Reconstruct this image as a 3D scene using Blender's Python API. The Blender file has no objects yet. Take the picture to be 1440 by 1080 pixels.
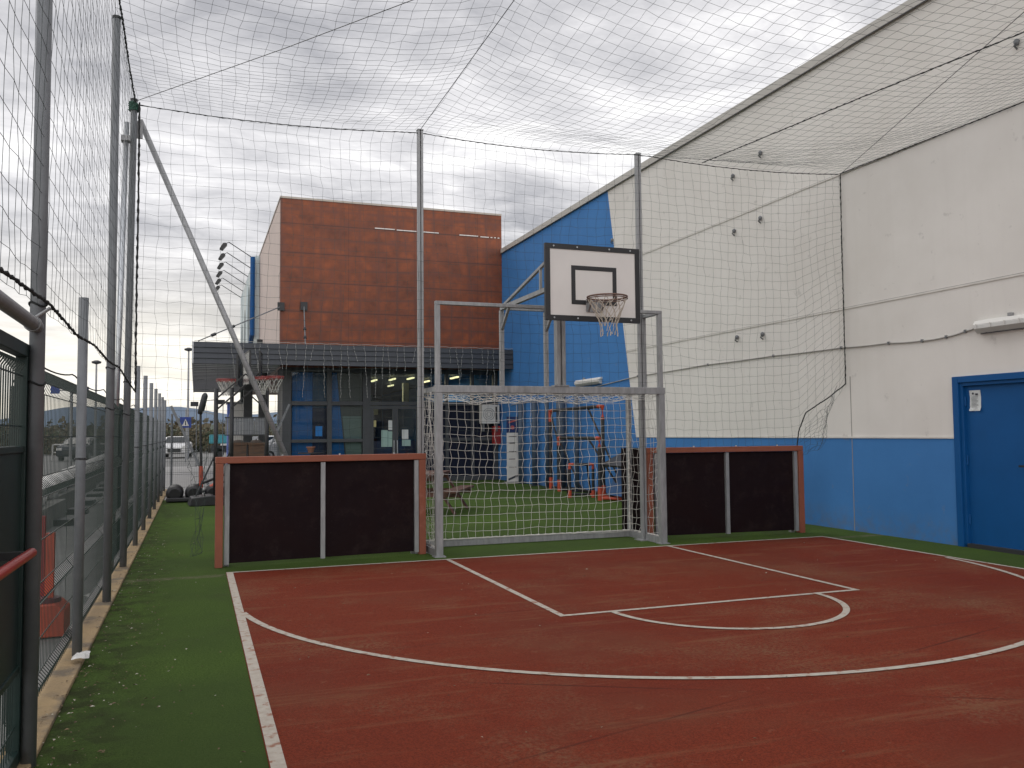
import bpy, math, random
import numpy as np
from mathutils import Vector, Matrix
random.seed(7); rng = np.random.RandomState(7)
scene = bpy.context.scene
C = scene.collection
R_ = math.radians
# ------------------------------------------------------------------ camera
cam = bpy.data.cameras.new('camera'); camo = bpy.data.objects.new('camera', cam); C.objects.link(camo)
yaw, pitch, roll, FPX = 0.35135381, 0.05641265, -0.0089551, 1215.0
f = Vector((math.sin(yaw)*math.cos(pitch), math.cos(yaw)*math.cos(pitch), math.sin(pitch)))
rt = Vector((math.cos(yaw), -math.sin(yaw), 0)); up = rt.cross(f)
rt2 = rt*math.cos(roll)+up*math.sin(roll); up2 = -rt*math.sin(roll)+up*math.cos(roll)
M4 = Matrix((rt2, up2, -f)).transposed().to_4x4(); M4.translation = Vector((0, 0, 1.5))
camo.matrix_world = M4
cam.sensor_width = 36; cam.lens = FPX/1440*36; cam.clip_start = 0.05; cam.clip_end = 6000
scene.camera = camo
# ------------------------------------------------------------------ world: overcast sky
SUN_EL, SUN_ROT = R_(48), R_(-25)
w = bpy.data.worlds.new('World'); scene.world = w; w.use_nodes = True
nt = w.node_tree; nt.nodes.clear()
def N(t, **k):
    n = nt.nodes.new(t)
    for a, b in k.items(): setattr(n, a, b)
    return n
def L(a, b): nt.links.new(a, b)
def mth(op, a, b=None, clamp=False):
    n = N('ShaderNodeMath', operation=op); n.use_clamp = clamp
    for i, v in enumerate((a, b)):
        if v is None: continue
        if isinstance(v, (int, float)): n.inputs[i].default_value = v
        else: L(v, n.inputs[i])
    return n.outputs[0]
tc = N('ShaderNodeTexCoord'); sep = N('ShaderNodeSeparateXYZ'); L(tc.outputs['Generated'], sep.inputs[0])
zz = mth('ADD', mth('MAXIMUM', sep.outputs[2], 0.0), 0.16)
cmb = N('ShaderNodeCombineXYZ')
L(mth('DIVIDE', sep.outputs[0], zz), cmb.inputs[0]); L(mth('DIVIDE', sep.outputs[1], zz), cmb.inputs[1])
def noise(scale, det, rough, dist, off, src=None):
    mp = N('ShaderNodeMapping'); mp.inputs['Location'].default_value = off
    mp.inputs['Rotation'].default_value = (0, 0, R_(25)); mp.inputs['Scale'].default_value = (0.8, 1.25, 1)
    L(cmb.outputs[0], mp.inputs[0])
    n = N('ShaderNodeTexNoise'); n.inputs['Scale'].default_value = scale; n.inputs['Detail'].default_value = det
    n.inputs['Roughness'].default_value = rough; n.inputs['Distortion'].default_value = dist
    L(mp.outputs[0], n.inputs[0]); return n.outputs[0]
n1 = noise(1.15, 9, 0.60, 0.55, (3.1, 1.7, 0)); n2 = noise(4.2, 8, 0.62, 0.5, (7.3, 2.2, 0))
mixn = mth('ADD', mth('MULTIPLY', n1, 0.64), mth('MULTIPLY', n2, 0.36))
ramp = N('ShaderNodeValToRGB'); L(mixn, ramp.inputs[0])
cr = ramp.color_ramp
cr.elements[0].position = 0.40; cr.elements[0].color = (0.33, 0.33, 0.35, 1)
cr.elements[1].position = 0.63; cr.elements[1].color = (0.89, 0.88, 0.87, 1)
e = cr.elements.new(0.48); e.color = (0.49, 0.485, 0.50, 1)
e = cr.elements.new(0.555); e.color = (0.66, 0.65, 0.66, 1)
# cream brightening low over the horizon
hz = N('ShaderNodeMapRange'); L(sep.outputs[2], hz.inputs[0]); hz.inputs[1].default_value = 0.0; hz.inputs[2].default_value = 0.24
hz.inputs[3].default_value = 0.75; hz.inputs[4].default_value = 0.0; hz.interpolation_type = 'SMOOTHSTEP'
n3 = noise(1.3, 4, 0.5, 0.3, (1.0, 5.0, 0))
hzf = mth('MULTIPLY', hz.outputs[0], mth('MULTIPLY', n3, 1.7), clamp=True)
mxh = N('ShaderNodeMixRGB'); L(hzf, mxh.inputs[0]); L(ramp.outputs[0], mxh.inputs[1]); mxh.inputs[2].default_value = (1.02, 0.95, 0.80, 1)
sky = N('ShaderNodeTexSky'); sky.sky_type = 'NISHITA'; sky.sun_disc = False; sky.sun_elevation = SUN_EL; sky.sun_rotation = SUN_ROT
bgs = N('ShaderNodeBackground'); L(sky.outputs[0], bgs.inputs[0]); bgs.inputs[1].default_value = 0.06
bgc = N('ShaderNodeBackground'); L(mxh.outputs[0], bgc.inputs[0])
# unseen half of the sky behind the viewer is brightened to add light
bk = N('ShaderNodeMapRange'); L(sep.outputs[1], bk.inputs[0]); bk.interpolation_type = 'SMOOTHSTEP'
bk.inputs[1].default_value = 0.15; bk.inputs[2].default_value = -0.6; bk.inputs[3].default_value = 1.0; bk.inputs[4].default_value = 1.95
L(bk.outputs[0], bgc.inputs[1])
ms = N('ShaderNodeMixShader'); ms.inputs[0].default_value = 0.94; L(bgs.outputs[0], ms.inputs[1]); L(bgc.outputs[0], ms.inputs[2])
wo = N('ShaderNodeOutputWorld'); L(ms.outputs[0], wo.inputs[0])
sl = bpy.data.lights.new('sun', 'SUN'); sl.energy = 0.5; sl.angle = R_(25); sl.color = (1, 0.96, 0.9)
so = bpy.data.objects.new('sun', sl); C.objects.link(so)
sd = Vector((math.sin(SUN_ROT)*math.cos(SUN_EL), math.cos(SUN_ROT)*math.cos(SUN_EL), math.sin(SUN_EL)))
so.rotation_euler = sd.to_track_quat('Z', 'Y').to_euler(); so.location = (0, 0, 60)
vs = scene.view_settings
scene.display_settings.display_device = 'sRGB'; vs.view_transform = 'Standard'; vs.look = 'None'; vs.gamma = 1; vs.exposure = 0.52
scene.render.engine = 'CYCLES'
scene.cycles.transparent_max_bounces = 12; scene.cycles.max_bounces = 6
scene.cycles.use_denoising = True

# ------------------------------------------------------------------ materials
MATS = {}
def mat(name, c1, c2=None, scale=4, rough=0.6, metal=0.0, bump=0.0, bscale=60, det=6, c3=None, s3=0.6, p3=(0.55, 0.75), spec=0.5, stretch=(1,1,1), emit=None, estr=0):
    if name in MATS: return MATS[name]
    m = bpy.data.materials.new(name); m.use_nodes = True; t = m.node_tree; b = t.nodes['Principled BSDF']
    b.inputs['Roughness'].default_value = rough; b.inputs['Metallic'].default_value = metal
    b.inputs['Specular IOR Level'].default_value = spec
    tcn = t.nodes.new('ShaderNodeTexCoord'); mp = t.nodes.new('ShaderNodeMapping'); mp.inputs['Scale'].default_value = stretch
    t.links.new(tcn.outputs['Object'], mp.inputs[0]); vec = mp.outputs[0]
    def nz(s, d=det, r=0.6):
        n = t.nodes.new('ShaderNodeTexNoise'); n.inputs['Scale'].default_value = s; n.inputs['Detail'].default_value = d; n.inputs['Roughness'].default_value = r
        t.links.new(vec, n.inputs[0]); return n.outputs[0]
    def mr(src, a, bb, lo=0, hi=1):
        n = t.nodes.new('ShaderNodeMapRange'); t.links.new(src, n.inputs[0])
        for i, v in enumerate((a, bb, lo, hi)): n.inputs[i+1].default_value = v
        return n.outputs[0]
    def mx(fac, a, bb):
        n = t.nodes.new('ShaderNodeMixRGB'); t.links.new(fac, n.inputs[0])
        for i, v in ((1, a), (2, bb)):
            if isinstance(v, tuple): n.inputs[i].default_value = (*v[:3], 1)
            else: t.links.new(v, n.inputs[i])
        return n.outputs[0]
    if c2 is None: c2 = tuple(x*0.86 for x in c1)
    col = mx(mr(nz(scale), 0.32, 0.68), c1, c2)
    if c3 is not None: col = mx(mr(nz(s3, 5, 0.62), p3[0], p3[1]), col, c3)
    t.links.new(col, b.inputs['Base Color'])
    if bump:
        bn = t.nodes.new('ShaderNodeBump'); bn.inputs['Strength'].default_value = bump; bn.inputs['Distance'].default_value = 0.02
        t.links.new(nz(bscale, 3), bn.inputs['Height']); t.links.new(bn.outputs[0], b.inputs['Normal'])
    if emit: b.inputs['Emission Color'].default_value = (*emit, 1); b.inputs['Emission Strength'].default_value = estr
    m['col'] = 1; MATS[name] = m; m['_'] = 0
    m_nodes[name] = (t, b, col, vec, nz, mr, mx)
    return m
m_nodes = {}
galv = mat('galvanised', (0.34, 0.345, 0.35), (0.24, 0.245, 0.25), 18, 0.5, 0.4, 0.15, 40, c3=(0.19, 0.19, 0.19), s3=5, stretch=(1, 1, 0.25))
galvb = mat('galvanised_bright', (0.52, 0.54, 0.56), (0.38, 0.40, 0.42), 14, 0.3, 0.8, 0.1, 40)
greypaint = mat('grey_paint', (0.18, 0.19, 0.20), (0.14, 0.148, 0.158), 8, 0.55, 0.2, 0.08, 60, c3=(0.24, 0.24, 0.24), s3=3, p3=(0.6, 0.75))
dgreen = mat('dark_green_paint', (0.008, 0.026, 0.022), (0.005, 0.016, 0.014), 6, 0.45)
wiregreen = mat('wire_green', (0.012, 0.027, 0.023), rough=0.35)
netdark = mat('net_cord', (0.045, 0.06, 0.056), rough=0.8)
ropeblk = mat('rope_black', (0.012, 0.014, 0.014), rough=0.85, bump=0.4, bscale=120)
netwhite = mat('net_white', (0.64, 0.62, 0.58), (0.50, 0.49, 0.46), 12, 0.8)
blackp = mat('black_plastic', (0.012, 0.012, 0.014), (0.02, 0.02, 0.022), 8, 0.45)
darkmetal = mat('dark_metal', (0.03, 0.032, 0.036), rough=0.5)
frameal = mat('anthracite_frame', (0.055, 0.06, 0.068), (0.045, 0.049, 0.055), 5, 0.45)
white = mat('white_paint', (0.62, 0.61, 0.58), (0.55, 0.54, 0.52), 3, 0.5)
paper = mat('paper', (0.62, 0.66, 0.66), rough=0.8)
ink = mat('ink', (0.06, 0.065, 0.08), rough=0.8)
orange = mat('orange_plastic', (0.48, 0.07, 0.028), (0.38, 0.05, 0.02), 6, 0.5)
redp = mat('red_paint', (0.42, 0.025, 0.02), (0.34, 0.02, 0.018), 6, 0.35)
wood = mat('brown_wood', (0.115, 0.048, 0.03), (0.06, 0.026, 0.018), 5, 0.6, bump=0.2, bscale=30, stretch=(1, 6, 6))
planter = mat('planter_wood', (0.10, 0.055, 0.03), (0.06, 0.034, 0.02), 4, 0.7, stretch=(1, 1, 6))
railor = mat('terracotta_rail', (0.27, 0.078, 0.040), (0.21, 0.062, 0.034), 3, 0.6, bump=0.1, bscale=60, c3=(0.34, 0.14, 0.10), s3=4, p3=(0.62, 0.8))
board = mat('phenolic_board', (0.011, 0.004, 0.0045), (0.008, 0.004, 0.006), 1.2, 0.6, bump=0.05, bscale=200, c3=(0.016, 0.008, 0.007), s3=2.5, p3=(0.55, 0.8), spec=0.12)
concrete = mat('kerb_concrete', (0.34, 0.24, 0.12), (0.25, 0.18, 0.10), 3, 0.9, bump=0.5, bscale=40, c3=(0.14, 0.11, 0.075), s3=2.5, p3=(0.5, 0.62))
asph = mat('asphalt', (0.15, 0.15, 0.145), (0.20, 0.197, 0.19), 1.2, 0.9, bump=0.3, bscale=60, c3=(0.085, 0.085, 0.085), s3=0.12)
paving = mat('paving', (0.36, 0.35, 0.345), (0.29, 0.285, 0.28), 2, 0.9, bump=0.3, bscale=40)
blue = (0.042, 0.185, 0.46)
# --- turf
turf = mat('artificial_turf', (0.046, 0.088, 0.016), (0.122, 0.195, 0.044), 75, 0.95, bump=1.0, bscale=220, det=3,
           c3=(0.075, 0.085, 0.040), s3=0.9, p3=(0.56, 0.80), spec=0.08)
t, b, col, vec, nz, mr, mx = m_nodes['artificial_turf']
c_ = mx(mr(nz(0.35, 4), 0.38, 0.62), col, (0.066, 0.105, 0.030)); 
sx = t.nodes.new('ShaderNodeSeparateXYZ'); t.links.new(vec, sx.inputs[0])
# dirt and debris trodden in along the kerb
dd = t.nodes.new('ShaderNodeMath'); dd.operation = 'MULTIPLY'; t.links.new(mr(sx.outputs[0], -0.72, -0.1, 1.0, 0.0), dd.inputs[0]); t.links.new(mr(nz(6, 6), 0.42, 0.6), dd.inputs[1]); dd.use_clamp = True
dk = t.nodes.new('ShaderNodeMath'); dk.operation = 'MULTIPLY'; t.links.new(dd.outputs[0], dk.inputs[0]); dk.inputs[1].default_value = 0.75
sm = t.nodes.new('ShaderNodeMath'); sm.operation = 'MULTIPLY'; sm.use_clamp = True
dy_ = t.nodes.new('ShaderNodeMath'); dy_.operation = 'SUBTRACT'; t.links.new(sx.outputs[1], dy_.inputs[0]); dy_.inputs[1].default_value = 9.86
ab = t.nodes.new('ShaderNodeMath'); ab.operation = 'ABSOLUTE'; t.links.new(dy_.outputs[0], ab.inputs[0])
t.links.new(mr(ab.outputs[0], 0.02, 0.13, 1.0, 0.0), sm.inputs[0]); t.links.new(mr(nz(9, 6), 0.35, 0.6), sm.inputs[1])
c_ = mx(sm.outputs[0], c_, (0.17, 0.165, 0.10))
c_ = mx(dk.outputs[0], c_, (0.035, 0.032, 0.02)); t.links.new(c_, b.inputs['Base Color'])
t, b, col, vec, nz, mr, mx = m_nodes['phenolic_board']
bc = mx(mr(nz(4.5, 8, 0.75), 0.52, 0.75, 0, 0.5), col, (0.035, 0.022, 0.02)); bc = mx(mr(nz(22, 6, 0.8), 0.62, 0.72, 0, 0.5), bc, (0.05, 0.04, 0.036)); t.links.new(bc, b.inputs['Base Color'])
t.links.new(mr(nz(3, 5), 0.35, 0.7, 0.42, 0.8), b.inputs['Roughness'])
# --- court
court_m = mat('red_acrylic_court', (0.215, 0.038, 0.016), (0.108, 0.019, 0.009), 110, 0.85, bump=0.55, bscale=260, det=3,
              c3=(0.15, 0.046, 0.024), s3=0.55, p3=(0.50, 0.74), spec=0.12)
t, b, col, vec, nz, mr, mx = m_nodes['red_acrylic_court']
sand = t.nodes.new('ShaderNodeMath'); sand.operation = 'MULTIPLY'; sand.use_clamp = True
t.links.new(mr(nz(0.9, 9, 0.66), 0.50, 0.68), sand.inputs[0]); t.links.new(mr(nz(38, 4, 0.7), 0.42, 0.62), sand.inputs[1])
s2 = t.nodes.new('ShaderNodeMath'); s2.operation = 'MULTIPLY'; t.links.new(sand.outputs[0], s2.inputs[0]); s2.inputs[1].default_value = 0.65
c_ = mx(s2.outputs[0], col, (0.20, 0.13, 0.075))
c_ = mx(mr(nz(0.5, 3), 0.45, 0.7, 0, 0.55), c_, (0.12, 0.017, 0.009))
def strk(rot, scl, lo, hi, amt, colr, c_):
    mp2 = t.nodes.new('ShaderNodeMapping'); mp2.inputs['Rotation'].default_value = (0, 0, R_(rot)); mp2.inputs['Scale'].default_value = scl
    t.links.new(vec, mp2.inputs[0]); n = t.nodes.new('ShaderNodeTexNoise'); n.inputs['Scale'].default_value = 1.0; n.inputs['Detail'].default_value = 8; n.inputs['Roughness'].default_value = 0.7
    t.links.new(mp2.outputs[0], n.inputs[0]); return mx(mr(n.outputs[0], lo, hi, 0, amt), c_, colr)
c_ = strk(20, (0.5, 5.0, 1), 0.54, 0.72, 0.6, (0.21, 0.105, 0.055), c_)
c_ = strk(-35, (0.4, 6.0, 1), 0.58, 0.74, 0.5, (0.075, 0.014, 0.010), c_)
c_ = strk(0, (9, 9, 1), 0.60, 0.72, 0.5, (0.22, 0.10, 0.06), c_)
for (ang, off) in ((-28, 5.2), (-24, 8.9), (15, 3.3)):
    vr = t.nodes.new('ShaderNodeVectorRotate'); vr.rotation_type = 'Z_AXIS'; vr.inputs['Angle'].default_value = R_(-ang); t.links.new(vec, vr.inputs[0])
    s_ = t.nodes.new('ShaderNodeSeparateXYZ'); t.links.new(vr.outputs[0], s_.inputs[0])
    d_ = t.nodes.new('ShaderNodeMath'); d_.operation = 'SUBTRACT'; t.links.new(s_.outputs[1], d_.inputs[0]); d_.inputs[1].default_value = off
    a_ = t.nodes.new('ShaderNodeMath'); a_.operation = 'ABSOLUTE'; t.links.new(d_.outputs[0], a_.inputs[0])
    k_ = t.nodes.new('ShaderNodeMath'); k_.operation = 'MULTIPLY'; k_.use_clamp = True; t.links.new(mr(a_.outputs[0], 0.003, 0.014, 0.7, 0.0), k_.inputs[0]); t.links.new(mr(nz(0.7, 3), 0.45, 0.6), k_.inputs[1])
    c_ = mx(k_.outputs[0], c_, (0.045, 0.012, 0.009))
t.links.new(c_, b.inputs['Base Color'])
linem = mat('line_paint', (0.46, 0.42, 0.36), (0.37, 0.32, 0.27), 20, 0.85, bump=0.4, bscale=200, c3=(0.27, 0.13, 0.085), s3=14, p3=(0.55, 0.66))
# --- warehouse wall: cream render with blue paint
wallm = mat('rendered_wall', (0.71, 0.69, 0.655), (0.665, 0.645, 0.61), 0.8, 0.85, bump=0.12, bscale=120, c3=(0.60, 0.575, 0.535), s3=0.35, p3=(0.5, 0.8))
t, b, col, vec, nz, mr, mx = m_nodes['rendered_wall']
sx = t.nodes.new('ShaderNodeSeparateXYZ'); tcw = t.nodes.new('ShaderNodeTexCoord'); t.links.new(tcw.outputs['Object'], sx.inputs[0])
def tm(op, a, bb):
    n = t.nodes.new('ShaderNodeMath'); n.operation = op
    for i, v in enumerate((a, bb)):
        if isinstance(v, (int, float)): n.inputs[i].default_value = v
        else: t.links.new(v, n.inputs[i])
    return n.outputs[0]
edge = tm('ADD', tm('MULTIPLY', sx.outputs[2], 0.207), 16.87)
isb = tm('MAXIMUM', tm('GREATER_THAN', sx.outputs[1], edge), tm('LESS_THAN', sx.outputs[2], 1.372))
streak = t.nodes.new('ShaderNodeTexNoise'); mps = t.nodes.new('ShaderNodeMapping'); mps.inputs['Scale'].default_value = (1, 5, 0.35)
t.links.new(tcw.outputs['Object'], mps.inputs[0]); t.links.new(mps.outputs[0], streak.inputs[0]); streak.inputs['Scale'].default_value = 1.4; streak.inputs['Detail'].default_value = 6
c0 = mx(mr(streak.outputs[0], 0.52, 0.75, 0, 0.08), col, (0.48, 0.45, 0.41))
bl = mx(mr(nz(1.5), 0.35, 0.65), blue, (0.036, 0.165, 0.42))
wc = mx(isb, c0, bl)
spl = tm('MULTIPLY', mr(sx.outputs[2], 0.02, 0.42, 1.0, 0.0), mr(nz(7, 7), 0.40, 0.68))
wc = mx(tm('MULTIPLY', spl, 0.5), wc, (0.12, 0.12, 0.11))
wc = mx(mr(nz(5.5, 3), 0.66, 0.74, 0, 0.25), wc, (0.20, 0.19, 0.18))
t.links.new(wc, b.inputs['Base Color'])
# --- red cladding: square tiles with mottled rust
clad = mat('rust_cladding', (0.26, 0.063, 0.017), (0.12, 0.030, 0.011), 2.6, 0.6, c3=(0.145, 0.042, 0.024), s3=3.2, p3=(0.5, 0.72))
t, b, col, vec, nz, mr, mx = m_nodes['rust_cladding']
tcw = t.nodes.new('ShaderNodeTexCoord'); sx = t.nodes.new('ShaderNodeSeparateXYZ'); t.links.new(tcw.outputs['Object'], sx.inputs[0])
def tilef(src, per, wd):
    fr = tm('FRACT', tm('DIVIDE', src, per), 0); a = tm('ABSOLUTE', tm('SUBTRACT', fr, 0.5), 0)
    return mr(a, 0.5-wd, 0.5, 0, 1)
gx = tilef(sx.outputs[0], 0.58, 0.13); gz = tilef(tm('ADD', sx.outputs[2], 0.1), 0.437, 0.16)
gm = tm('MULTIPLY', tm('MULTIPLY', tm('MAXIMUM', gx, gz), mr(nz(0.9, 5), 0.25, 0.55)), 0.95)
c_ = mx(gm, col, (0.13, 0.040, 0.023))
jz = tilef(tm('ADD', sx.outputs[2], 0.1), 0.874, 0.022); c_ = mx(tm('MULTIPLY', jz, 0.7), c_, (0.035, 0.014, 0.010))
jx = tilef(tm('SUBTRACT', sx.outputs[0], 0.2), 2.05, 0.006); c_ = mx(tm('MULTIPLY', jx, 0.6), c_, (0.04, 0.014, 0.010))
t.links.new(c_, b.inputs['Base Color'])
sidewhite = mat('pinkish_side_render', (0.60, 0.50, 0.45), (0.55, 0.46, 0.42), 1, 0.8)
canopym = mat('canopy_metal', (0.040, 0.045, 0.055), (0.032, 0.036, 0.044), 2, 0.5, 0.2)
canopyu = mat('canopy_soffit', (0.60, 0.61, 0.63), (0.52, 0.53, 0.55), 2, 0.6, 0.0)
bluem = mat('blue_door_paint', (0.004, 0.078, 0.25), (0.0035, 0.070, 0.225), 3, 0.5, spec=0.25, bump=0.03, bscale=80)
bluewall = mat('blue_inner_panel', (0.008, 0.17, 0.50), rough=0.6)
navy = mat('navy_panel', (0.006, 0.012, 0.05), rough=0.6)
greyint = mat('interior_grey', (0.13, 0.14, 0.13), rough=0.7)
greenint = mat('interior_pale_green', (0.25, 0.32, 0.29), rough=0.7)
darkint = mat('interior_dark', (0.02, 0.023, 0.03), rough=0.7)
yelint = mat('interior_yellow', (0.40, 0.36, 0.20), rough=0.7)
tubem = mat('lit_tube', (0.9, 0.85, 0.6), emit=(1.0, 0.86, 0.45), estr=1.3)
lampw = mat('lamp_diffuser', (0.55, 0.55, 0.53), rough=0.3)
def glass_mat(name, tint, fac):
    m = bpy.data.materials.new(name); m.use_nodes = True; t = m.node_tree; t.nodes.clear()
    o = t.nodes.new('ShaderNodeOutputMaterial'); mixs = t.nodes.new('ShaderNodeMixShader')
    tr = t.nodes.new('ShaderNodeBsdfTransparent'); tr.inputs[0].default_value = (*tint, 1)
    gl = t.nodes.new('ShaderNodeBsdfGlossy'); gl.inputs['Roughness'].default_value = 0.02; gl.inputs[0].default_value = (0.9, 0.95, 1, 1)
    fr = t.nodes.new('ShaderNodeFresnel'); fr.inputs[0].default_value = 1.5
    ad = t.nodes.new('ShaderNodeMath'); ad.operation = 'ADD'; ad.inputs[1].default_value = fac; t.links.new(fr.outputs[0], ad.inputs[0]); ad.use_clamp = True
    t.links.new(ad.outputs[0], mixs.inputs[0]); t.links.new(tr.outputs[0], mixs.inputs[1]); t.links.new(gl.outputs[0], mixs.inputs[2]); t.links.new(mixs.outputs[0], o.inputs[0])
    return m
glass = glass_mat('window_glass', (0.72, 0.78, 0.78), -0.012)
carglass = mat('car_glass', (0.02, 0.025, 0.03), rough=0.1)
foil1 = mat('foliage_brown', (0.13, 0.105, 0.065), (0.08, 0.07, 0.04), 0.8, 0.9)
foil2 = mat('foliage_green', (0.07, 0.085, 0.04), (0.045, 0.058, 0.028), 0.8, 0.9)
bark = mat('bark', (0.06, 0.045, 0.035), rough=0.9)
hillm = mat('hill_ground', (0.07, 0.09, 0.06), (0.05, 0.065, 0.045), 0.01, 0.95)

# ------------------------------------------------------------------ helpers
class MB:
    def __init__(s): s.v = []; s.f = []
    def add(s, vs, fs):
        o = len(s.v); s.v.extend([tuple(x) for x in vs]); s.f.extend([tuple(i+o for i in q) for q in fs]); return s
    def box(s, x0, x1, y0, y1, z0, z1):
        return s.add([(x0,y0,z0),(x1,y0,z0),(x1,y1,z0),(x0,y1,z0),(x0,y0,z1),(x1,y0,z1),(x1,y1,z1),(x0,y1,z1)],
                     [(0,3,2,1),(4,5,6,7),(0,1,5,4),(1,2,6,5),(2,3,7,6),(3,0,4,7)])
    def prism(s, poly, axis, a, b):
        # poly in the two other axes, extruded along axis
        n = len(poly); vs = []
        for q in (a, b):
            for (u, v) in poly:
                vs.append({0:(q,u,v),1:(u,q,v),2:(u,v,q)}[axis])
        fs = [tuple(range(n-1,-1,-1)), tuple(range(n, 2*n))]+[(i,(i+1)%n,(i+1)%n+n,i+n) for i in range(n)]
        return s.add(vs, fs)
    def bar(s, p, q, wd, hd=None):   # square-section bar between two points
        hd = hd or wd; p = Vector(p); q = Vector(q); d = (q-p).normalized()
        r = Vector((0,0,1)) if abs(d.z) < 0.9 else Vector((0,1,0))
        a = d.cross(r).normalized(); b2 = a.cross(d).normalized()
        vs = [c+a*i*wd/2+b2*j*hd/2 for c in (p, q) for i, j in ((-1,-1),(1,-1),(1,1),(-1,1))]
        return s.add(vs, [(0,3,2,1),(4,5,6,7),(0,1,5,4),(1,2,6,5),(2,3,7,6),(3,0,4,7)])
    def tube(s, pts, r, n=10, cap=True, closed=False):
        pts = [Vector(p) for p in pts]; m = len(pts); rr = r if hasattr(r, '__len__') else [r]*m
        o = len(s.v)
        for i, p in enumerate(pts):
            if closed: d = (pts[(i+1)%m]-pts[i-1])
            else: d = pts[min(i+1,m-1)]-pts[max(i-1,0)]
            d.normalize(); ref = Vector((0,0,1)) if abs(d.z) < 0.95 else Vector((0,1,0))
            a = d.cross(ref).normalized(); b2 = a.cross(d)
            for k in range(n):
                an = 2*math.pi*k/n; s.v.append(tuple(p+(a*math.cos(an)+b2*math.sin(an))*rr[i]))
        for i in range(m if closed else m-1):
            for k in range(n):
                k2 = (k+1)%n; j = (i+1)%m
                s.f.append((o+i*n+k, o+i*n+k2, o+j*n+k2, o+j*n+k))
        if cap and not closed:
            s.f.append(tuple(o+k for k in range(n-1,-1,-1))); s.f.append(tuple(o+(m-1)*n+k for k in range(n)))
        return s
    def lathe(s, prof, c, n=16):
        o = len(s.v); m = len(prof)
        for (r, z) in prof:
            for k in range(n):
                an = 2*math.pi*k/n; s.v.append((c[0]+r*math.cos(an), c[1]+r*math.sin(an), c[2]+z))
        for i in range(m-1):
            for k in range(n): s.f.append((o+i*n+k, o+i*n+(k+1)%n, o+(i+1)*n+(k+1)%n, o+(i+1)*n+k))
        s.f.append(tuple(o+k for k in range(n-1,-1,-1))); s.f.append(tuple(o+(m-1)*n+k for k in range(n)))
        return s
def build(name, mb, m, parent=None, smooth=False, bevel=0):
    me = bpy.data.meshes.new(name); off = Vector((0,0,0))
    vs = mb.v
    if parent is not None and not parent.get('_local'):
        q = parent; off = Vector((0,0,0))
        while q is not None: off += q.location; q = q.parent
        vs = [(a-off.x, b2-off.y, c-off.z) for a, b2, c in vs]
    me.from_pydata([tuple(map(float, v)) for v in vs], [], mb.f); me.update()
    me.materials.append(m)
    if smooth:
        for p in me.polygons: p.use_smooth = len(p.vertices) == 4
    o = bpy.data.objects.new(name, me); C.objects.link(o)
    if parent is not None:
        o.parent = parent
        if parent.get('_local'): o['_local'] = 1
    if bevel:
        bv = o.modifiers.new('bevel', 'BEVEL'); bv.width = bevel; bv.segments = 2; bv.limit_method = 'ANGLE'
    return o
def tag(o, label, cat, group=None):
    o['label'] = label; o['category'] = cat
    if group: o['group'] = group
    return o
def thing(name, label, cat, loc=(0,0,0), group=None, local=False):
    o = bpy.data.objects.new(name, None); C.objects.link(o); o.location = loc; o.empty_display_size = 0.2
    if local: o['_local'] = 1
    return tag(o, label, cat, group)
def struct(name, mb, m, **k):
    o = build(name, mb, m, **k); o['kind'] = 'structure'; return o
def dup(o, parent=None):
    c = o.copy(); C.objects.link(c); c.parent = parent
    for ch in list(o.children): dup(ch, c)
    return c

# ------------------------------------------------------------------ ground
NYL = 26.6; WX = 9.22
g = MB(); g.add([(-1500,-300,-0.06),(1500,-300,-0.06),(1500,1600,-0.06),(-1500,1600,-0.06)], [(0,1,2,3)])
struct('ground', g, asph)
struct('paving', MB().box(-3.4, 60, 21.95, 46, -0.2, -0.02), paving)
tf = MB().prism([(-0.68,-8),(WX,-8),(WX,NYL),(2.45,NYL),(2.45,21.9),(-0.68,21.9)], 2, -0.15, 0.0)
struct('turf', tf, turf)
struct('sports_court', MB().add([(0.33,-8,0.004),(8.32,-8,0.004),(8.32,10.03,0.004),(0.33,10.03,0.004)], [(0,1,2,3)]), court_m)
struct('kerb', MB().box(-0.84, -0.682, -8, 26.0, -0.2, 0.022), concrete, bevel=0.008)
mk = MB(); Z = 0.008
def quad(x0, x1, y0, y1): mk.add([(x0,y0,Z),(x1,y0,Z),(x1,y1,Z),(x0,y1,Z)], [(0,1,2,3)])
lw = 0.055
quad(0.335, 0.335+lw*1.25, -8, 10.03-lw); quad(8.32-lw, 8.318, -8, 10.03-lw); quad(0.335, 8.318, 10.03-lw, 10.028)
quad(2.80, 2.80+lw, 6.60, 10.03-lw-.001); quad(5.79, 5.79+lw, 6.60, 10.03-lw-.001); quad(2.80, 5.79+lw, 6.60-lw, 6.599)
def arc(cx, cy, r, a0, a1, n=72):
    vs = []; 
    for i in range(n+1):
        a = a0+(a1-a0)*i/n; vs += [(cx+(r-lw/2)*math.cos(a), cy+(r-lw/2)*math.sin(a), Z+.001), (cx+(r+lw/2)*math.cos(a), cy+(r+lw/2)*math.sin(a), Z+.001)]
    mk.add(vs, [(2*i, 2*i+1, 2*i+3, 2*i+2) for i in range(n)])
a0 = math.asin((7.72-8.3)/3.95)
arc(4.30, 8.30, 3.95, math.pi-a0, 2*math.pi+a0+0.02)
arc(4.32, 6.57, 1.04, math.pi, 2*math.pi)
struct('court_markings', mk, linem)
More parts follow.
